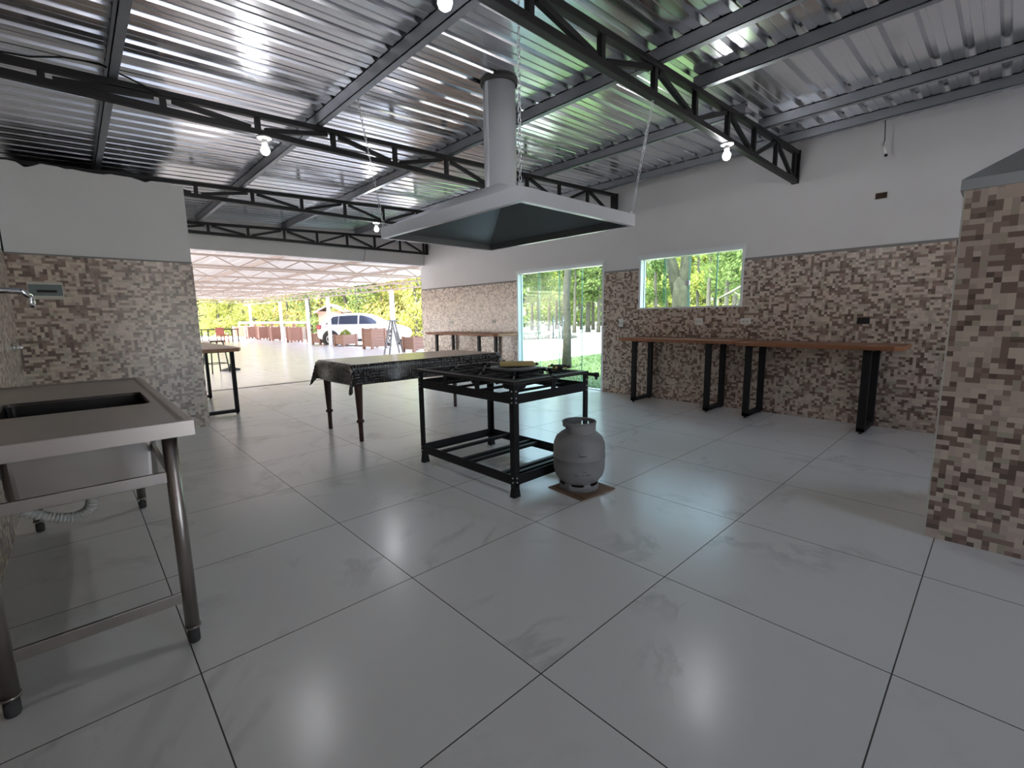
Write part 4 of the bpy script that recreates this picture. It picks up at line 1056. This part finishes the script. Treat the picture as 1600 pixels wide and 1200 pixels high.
for px, dist, kind, s in ((815, 33, 'dark', .85), (832, 42, 'slim', 1.0), (842, 36, 'slim', .9), (858, 40, 'slim2', .95), (870, 46, 'slim', 1.1), (884, 40, 'slim2', 1.0), (897, 35, 'slim', .9), (908, 44, 'slim2', 1.05),
                          (918, 37, 'dark', .95), (926, 42, 'slim', 1.0), (934, 36, 'slim', .95), (944, 45, 'slim2', 1.1), (958, 38, 'slim', 1.0), (985, 40, 'slim2', 1.0), (1005, 36, 'slim2', .9), (1020, 32, 'dark', .8),
                          (1036, 38, 'slim2', 1.0), (1055, 44, 'slim', 1.0), (1085, 34, 'slim2', .9), (1100, 28, 'slim', .9), (1112, 40, 'slim2', 1.0), (1128, 24, 'slim', .8), (1140, 32, 'dark', .9), (1150, 26, 'slim', .9), (1165, 36, 'dark', 1.0), (1190, 30, 'slim', 1.0), (1220, 28, 'dark', 1.0), (790, 40, 'slim', 1.0), (770, 34, 'dark', 1.0), (745, 38, 'slim2', 1.0)):
    x, y_ = at_px(px, dist); place(kind, x, y_, s, rnd.uniform(0, 6), *GR[kind])
for px, dist, kind, s in ((806, 52, 'bushd', 1.1), (824, 58, 'bush', 1.2), (841, 54, 'bushd', 1.2), (860, 60, 'bush', 1.3), (878, 55, 'bushd', 1.2), (893, 60, 'bush', 1.3), (906, 54, 'bushd', 1.2), (921, 60, 'bush', 1.3), (937, 55, 'bushd', 1.2), (952, 60, 'bush', 1.3),
                          (990, 48, 'bush', 1.1), (1012, 46, 'bushd', 1.1), (1032, 50, 'bush', 1.2), (1050, 44, 'bush', 1.0), (1075, 48, 'bushd', 1.2), (1095, 45, 'bush', 1.1), (1118, 46, 'bushd', 1.1), (1140, 44, 'bush', 1.1), (1165, 46, 'bushd', 1.2)):
    x, y_ = at_px(px, dist); place(kind, x, y_, s, rnd.uniform(0, 6), *{'bush': ('bushy yellow green undergrowth tree deep in the woods', 'yellow green undergrowth in the woods'), 'bushd': ('bushy mid green undergrowth tree deep in the woods', 'mid green undergrowth in the woods')}[kind])
for px, dist, kind, s in ((300, 58, 'olive', 1.3), (322, 50, 'bushd', .9), (340, 62, 'olive', 1.6), (352, 46, 'bush', .8), (372, 48, 'bush', .95), (392, 52, 'bushd', 1.0), (408, 46, 'bush', .85), (424, 50, 'bushd', 1.1), (442, 55, 'bush', 1.25),
                          (458, 44, 'olive', .95), (474, 48, 'bushd', 1.15), (492, 40, 'bushd', 1.0), (512, 44, 'olive', 1.2), (530, 46, 'bush', 1.3), (548, 38, 'bushd', 1.1), (566, 34, 'bushd', 1.0), (584, 40, 'bush', 1.2), (602, 36, 'bush', 1.1),
                          (622, 33, 'olive', 1.0), (640, 36, 'bush', 1.2), (655, 31, 'bush', 1.0), (672, 36, 'bushd', 1.1), (700, 34, 'bush', 1.1), (480, 66, 'bush', 2.0), (400, 70, 'olive', 2.2), (560, 60, 'bush', 2.0), (630, 56, 'bush', 1.9), (340, 76, 'bush', 2.3)):
    x, y_ = at_px(px, dist); place(kind, x, y_, s, rnd.uniform(0, 6), *GR[kind])
o = place('shade', 8.75, 7.32, 1.0, .4, 'lichen spotted tree on the lawn in front of the glass door', None); del o['group']

# forked trunk outside the window
t = thing('forked_tree', 'mossy forked tree trunk close outside the window', 'tree', (11.35, 5.70, -.12)); rnd = random.Random(2)
g = MB(); g.tube([(0, 0, -.2), (.02, -.03, .5), (.0, .0, 1.25), (.0, .02, 1.75), (0, .04, 2.1), (0, .05, 2.25)], [.34, .25, .22, .215, .20, .10], 16)
g.build('trunk', M['bark_green'], t)
for pts, rs in (([(0, .05, 1.6), (-.02, .24, 2.40), (-.05, .44, 2.95), (-.10, .66, 3.8), (-.2, .9, 5.6)], [.16, .15, .14, .12, .07]), ([(0, -.02, 1.6), (.01, -.06, 2.40), (.02, -.09, 2.95), (.06, -.18, 4.0), (.1, -.25, 6.0)], [.15, .135, .125, .11, .07])):
    g = MB(); g.tube(pts, rs, 14); g.build('limb', M['bark_green'], t)
f = leaves('foliage', M['leaf_mid'], 1600, [((-.4, .9, 5.2), (1.6, 1.6, 1.0)), ((.3, -.6, 5.8), (1.7, 1.7, 1.1))], .11, 77); f.parent = t
t = thing('dead_branch', 'pale bare branch crossing the right pane of the window', 'branch', (11.6, 4.25, 1.3))
g = MB(); g.tube([(.05, .65, .25), (0, .3, .42), (.05, -.05, .62), (.1, -.5, .72), (.1, -.9, .74)], [.028, .026, .022, .018, .012], 8); g.build('main_stem', M['dead_wood'], t)
for a, c in (((.05, -.05, .62), (.0, -.35, .98)), ((.0, .3, .42), (.1, .02, .22)), ((.1, -.5, .72), (.1, -.75, .95)), ((.05, .65, .25), (.1, .8, -1.45))):
    g = MB(); g.tube([a, Vector(a).lerp(Vector(c), .5)+Vector((0, .03, .02)), c], [.015, .012, .012], 6); g.build('twig', M['dead_wood'], t)

# little shed far behind the car
t = thing('shed', 'small shed with a pale gabled roof behind the rear of the car', 'shed', (12.9, 31.2, 0), -.7)
g = MB(); g.box(-.75, .75, -.7, .7, -.1, 1.72); g.build('walls', M['brown_wall'], t)
g = MB(); g.prism([(-1.0, 1.62), (0, 2.12), (1.0, 1.62), (1.0, 1.70), (0, 2.20), (-1.0, 1.70)], lambda a, c, k: (a, -.85+1.7*k, c)); g.build('gabled_roof', M['shed_roof'], t)
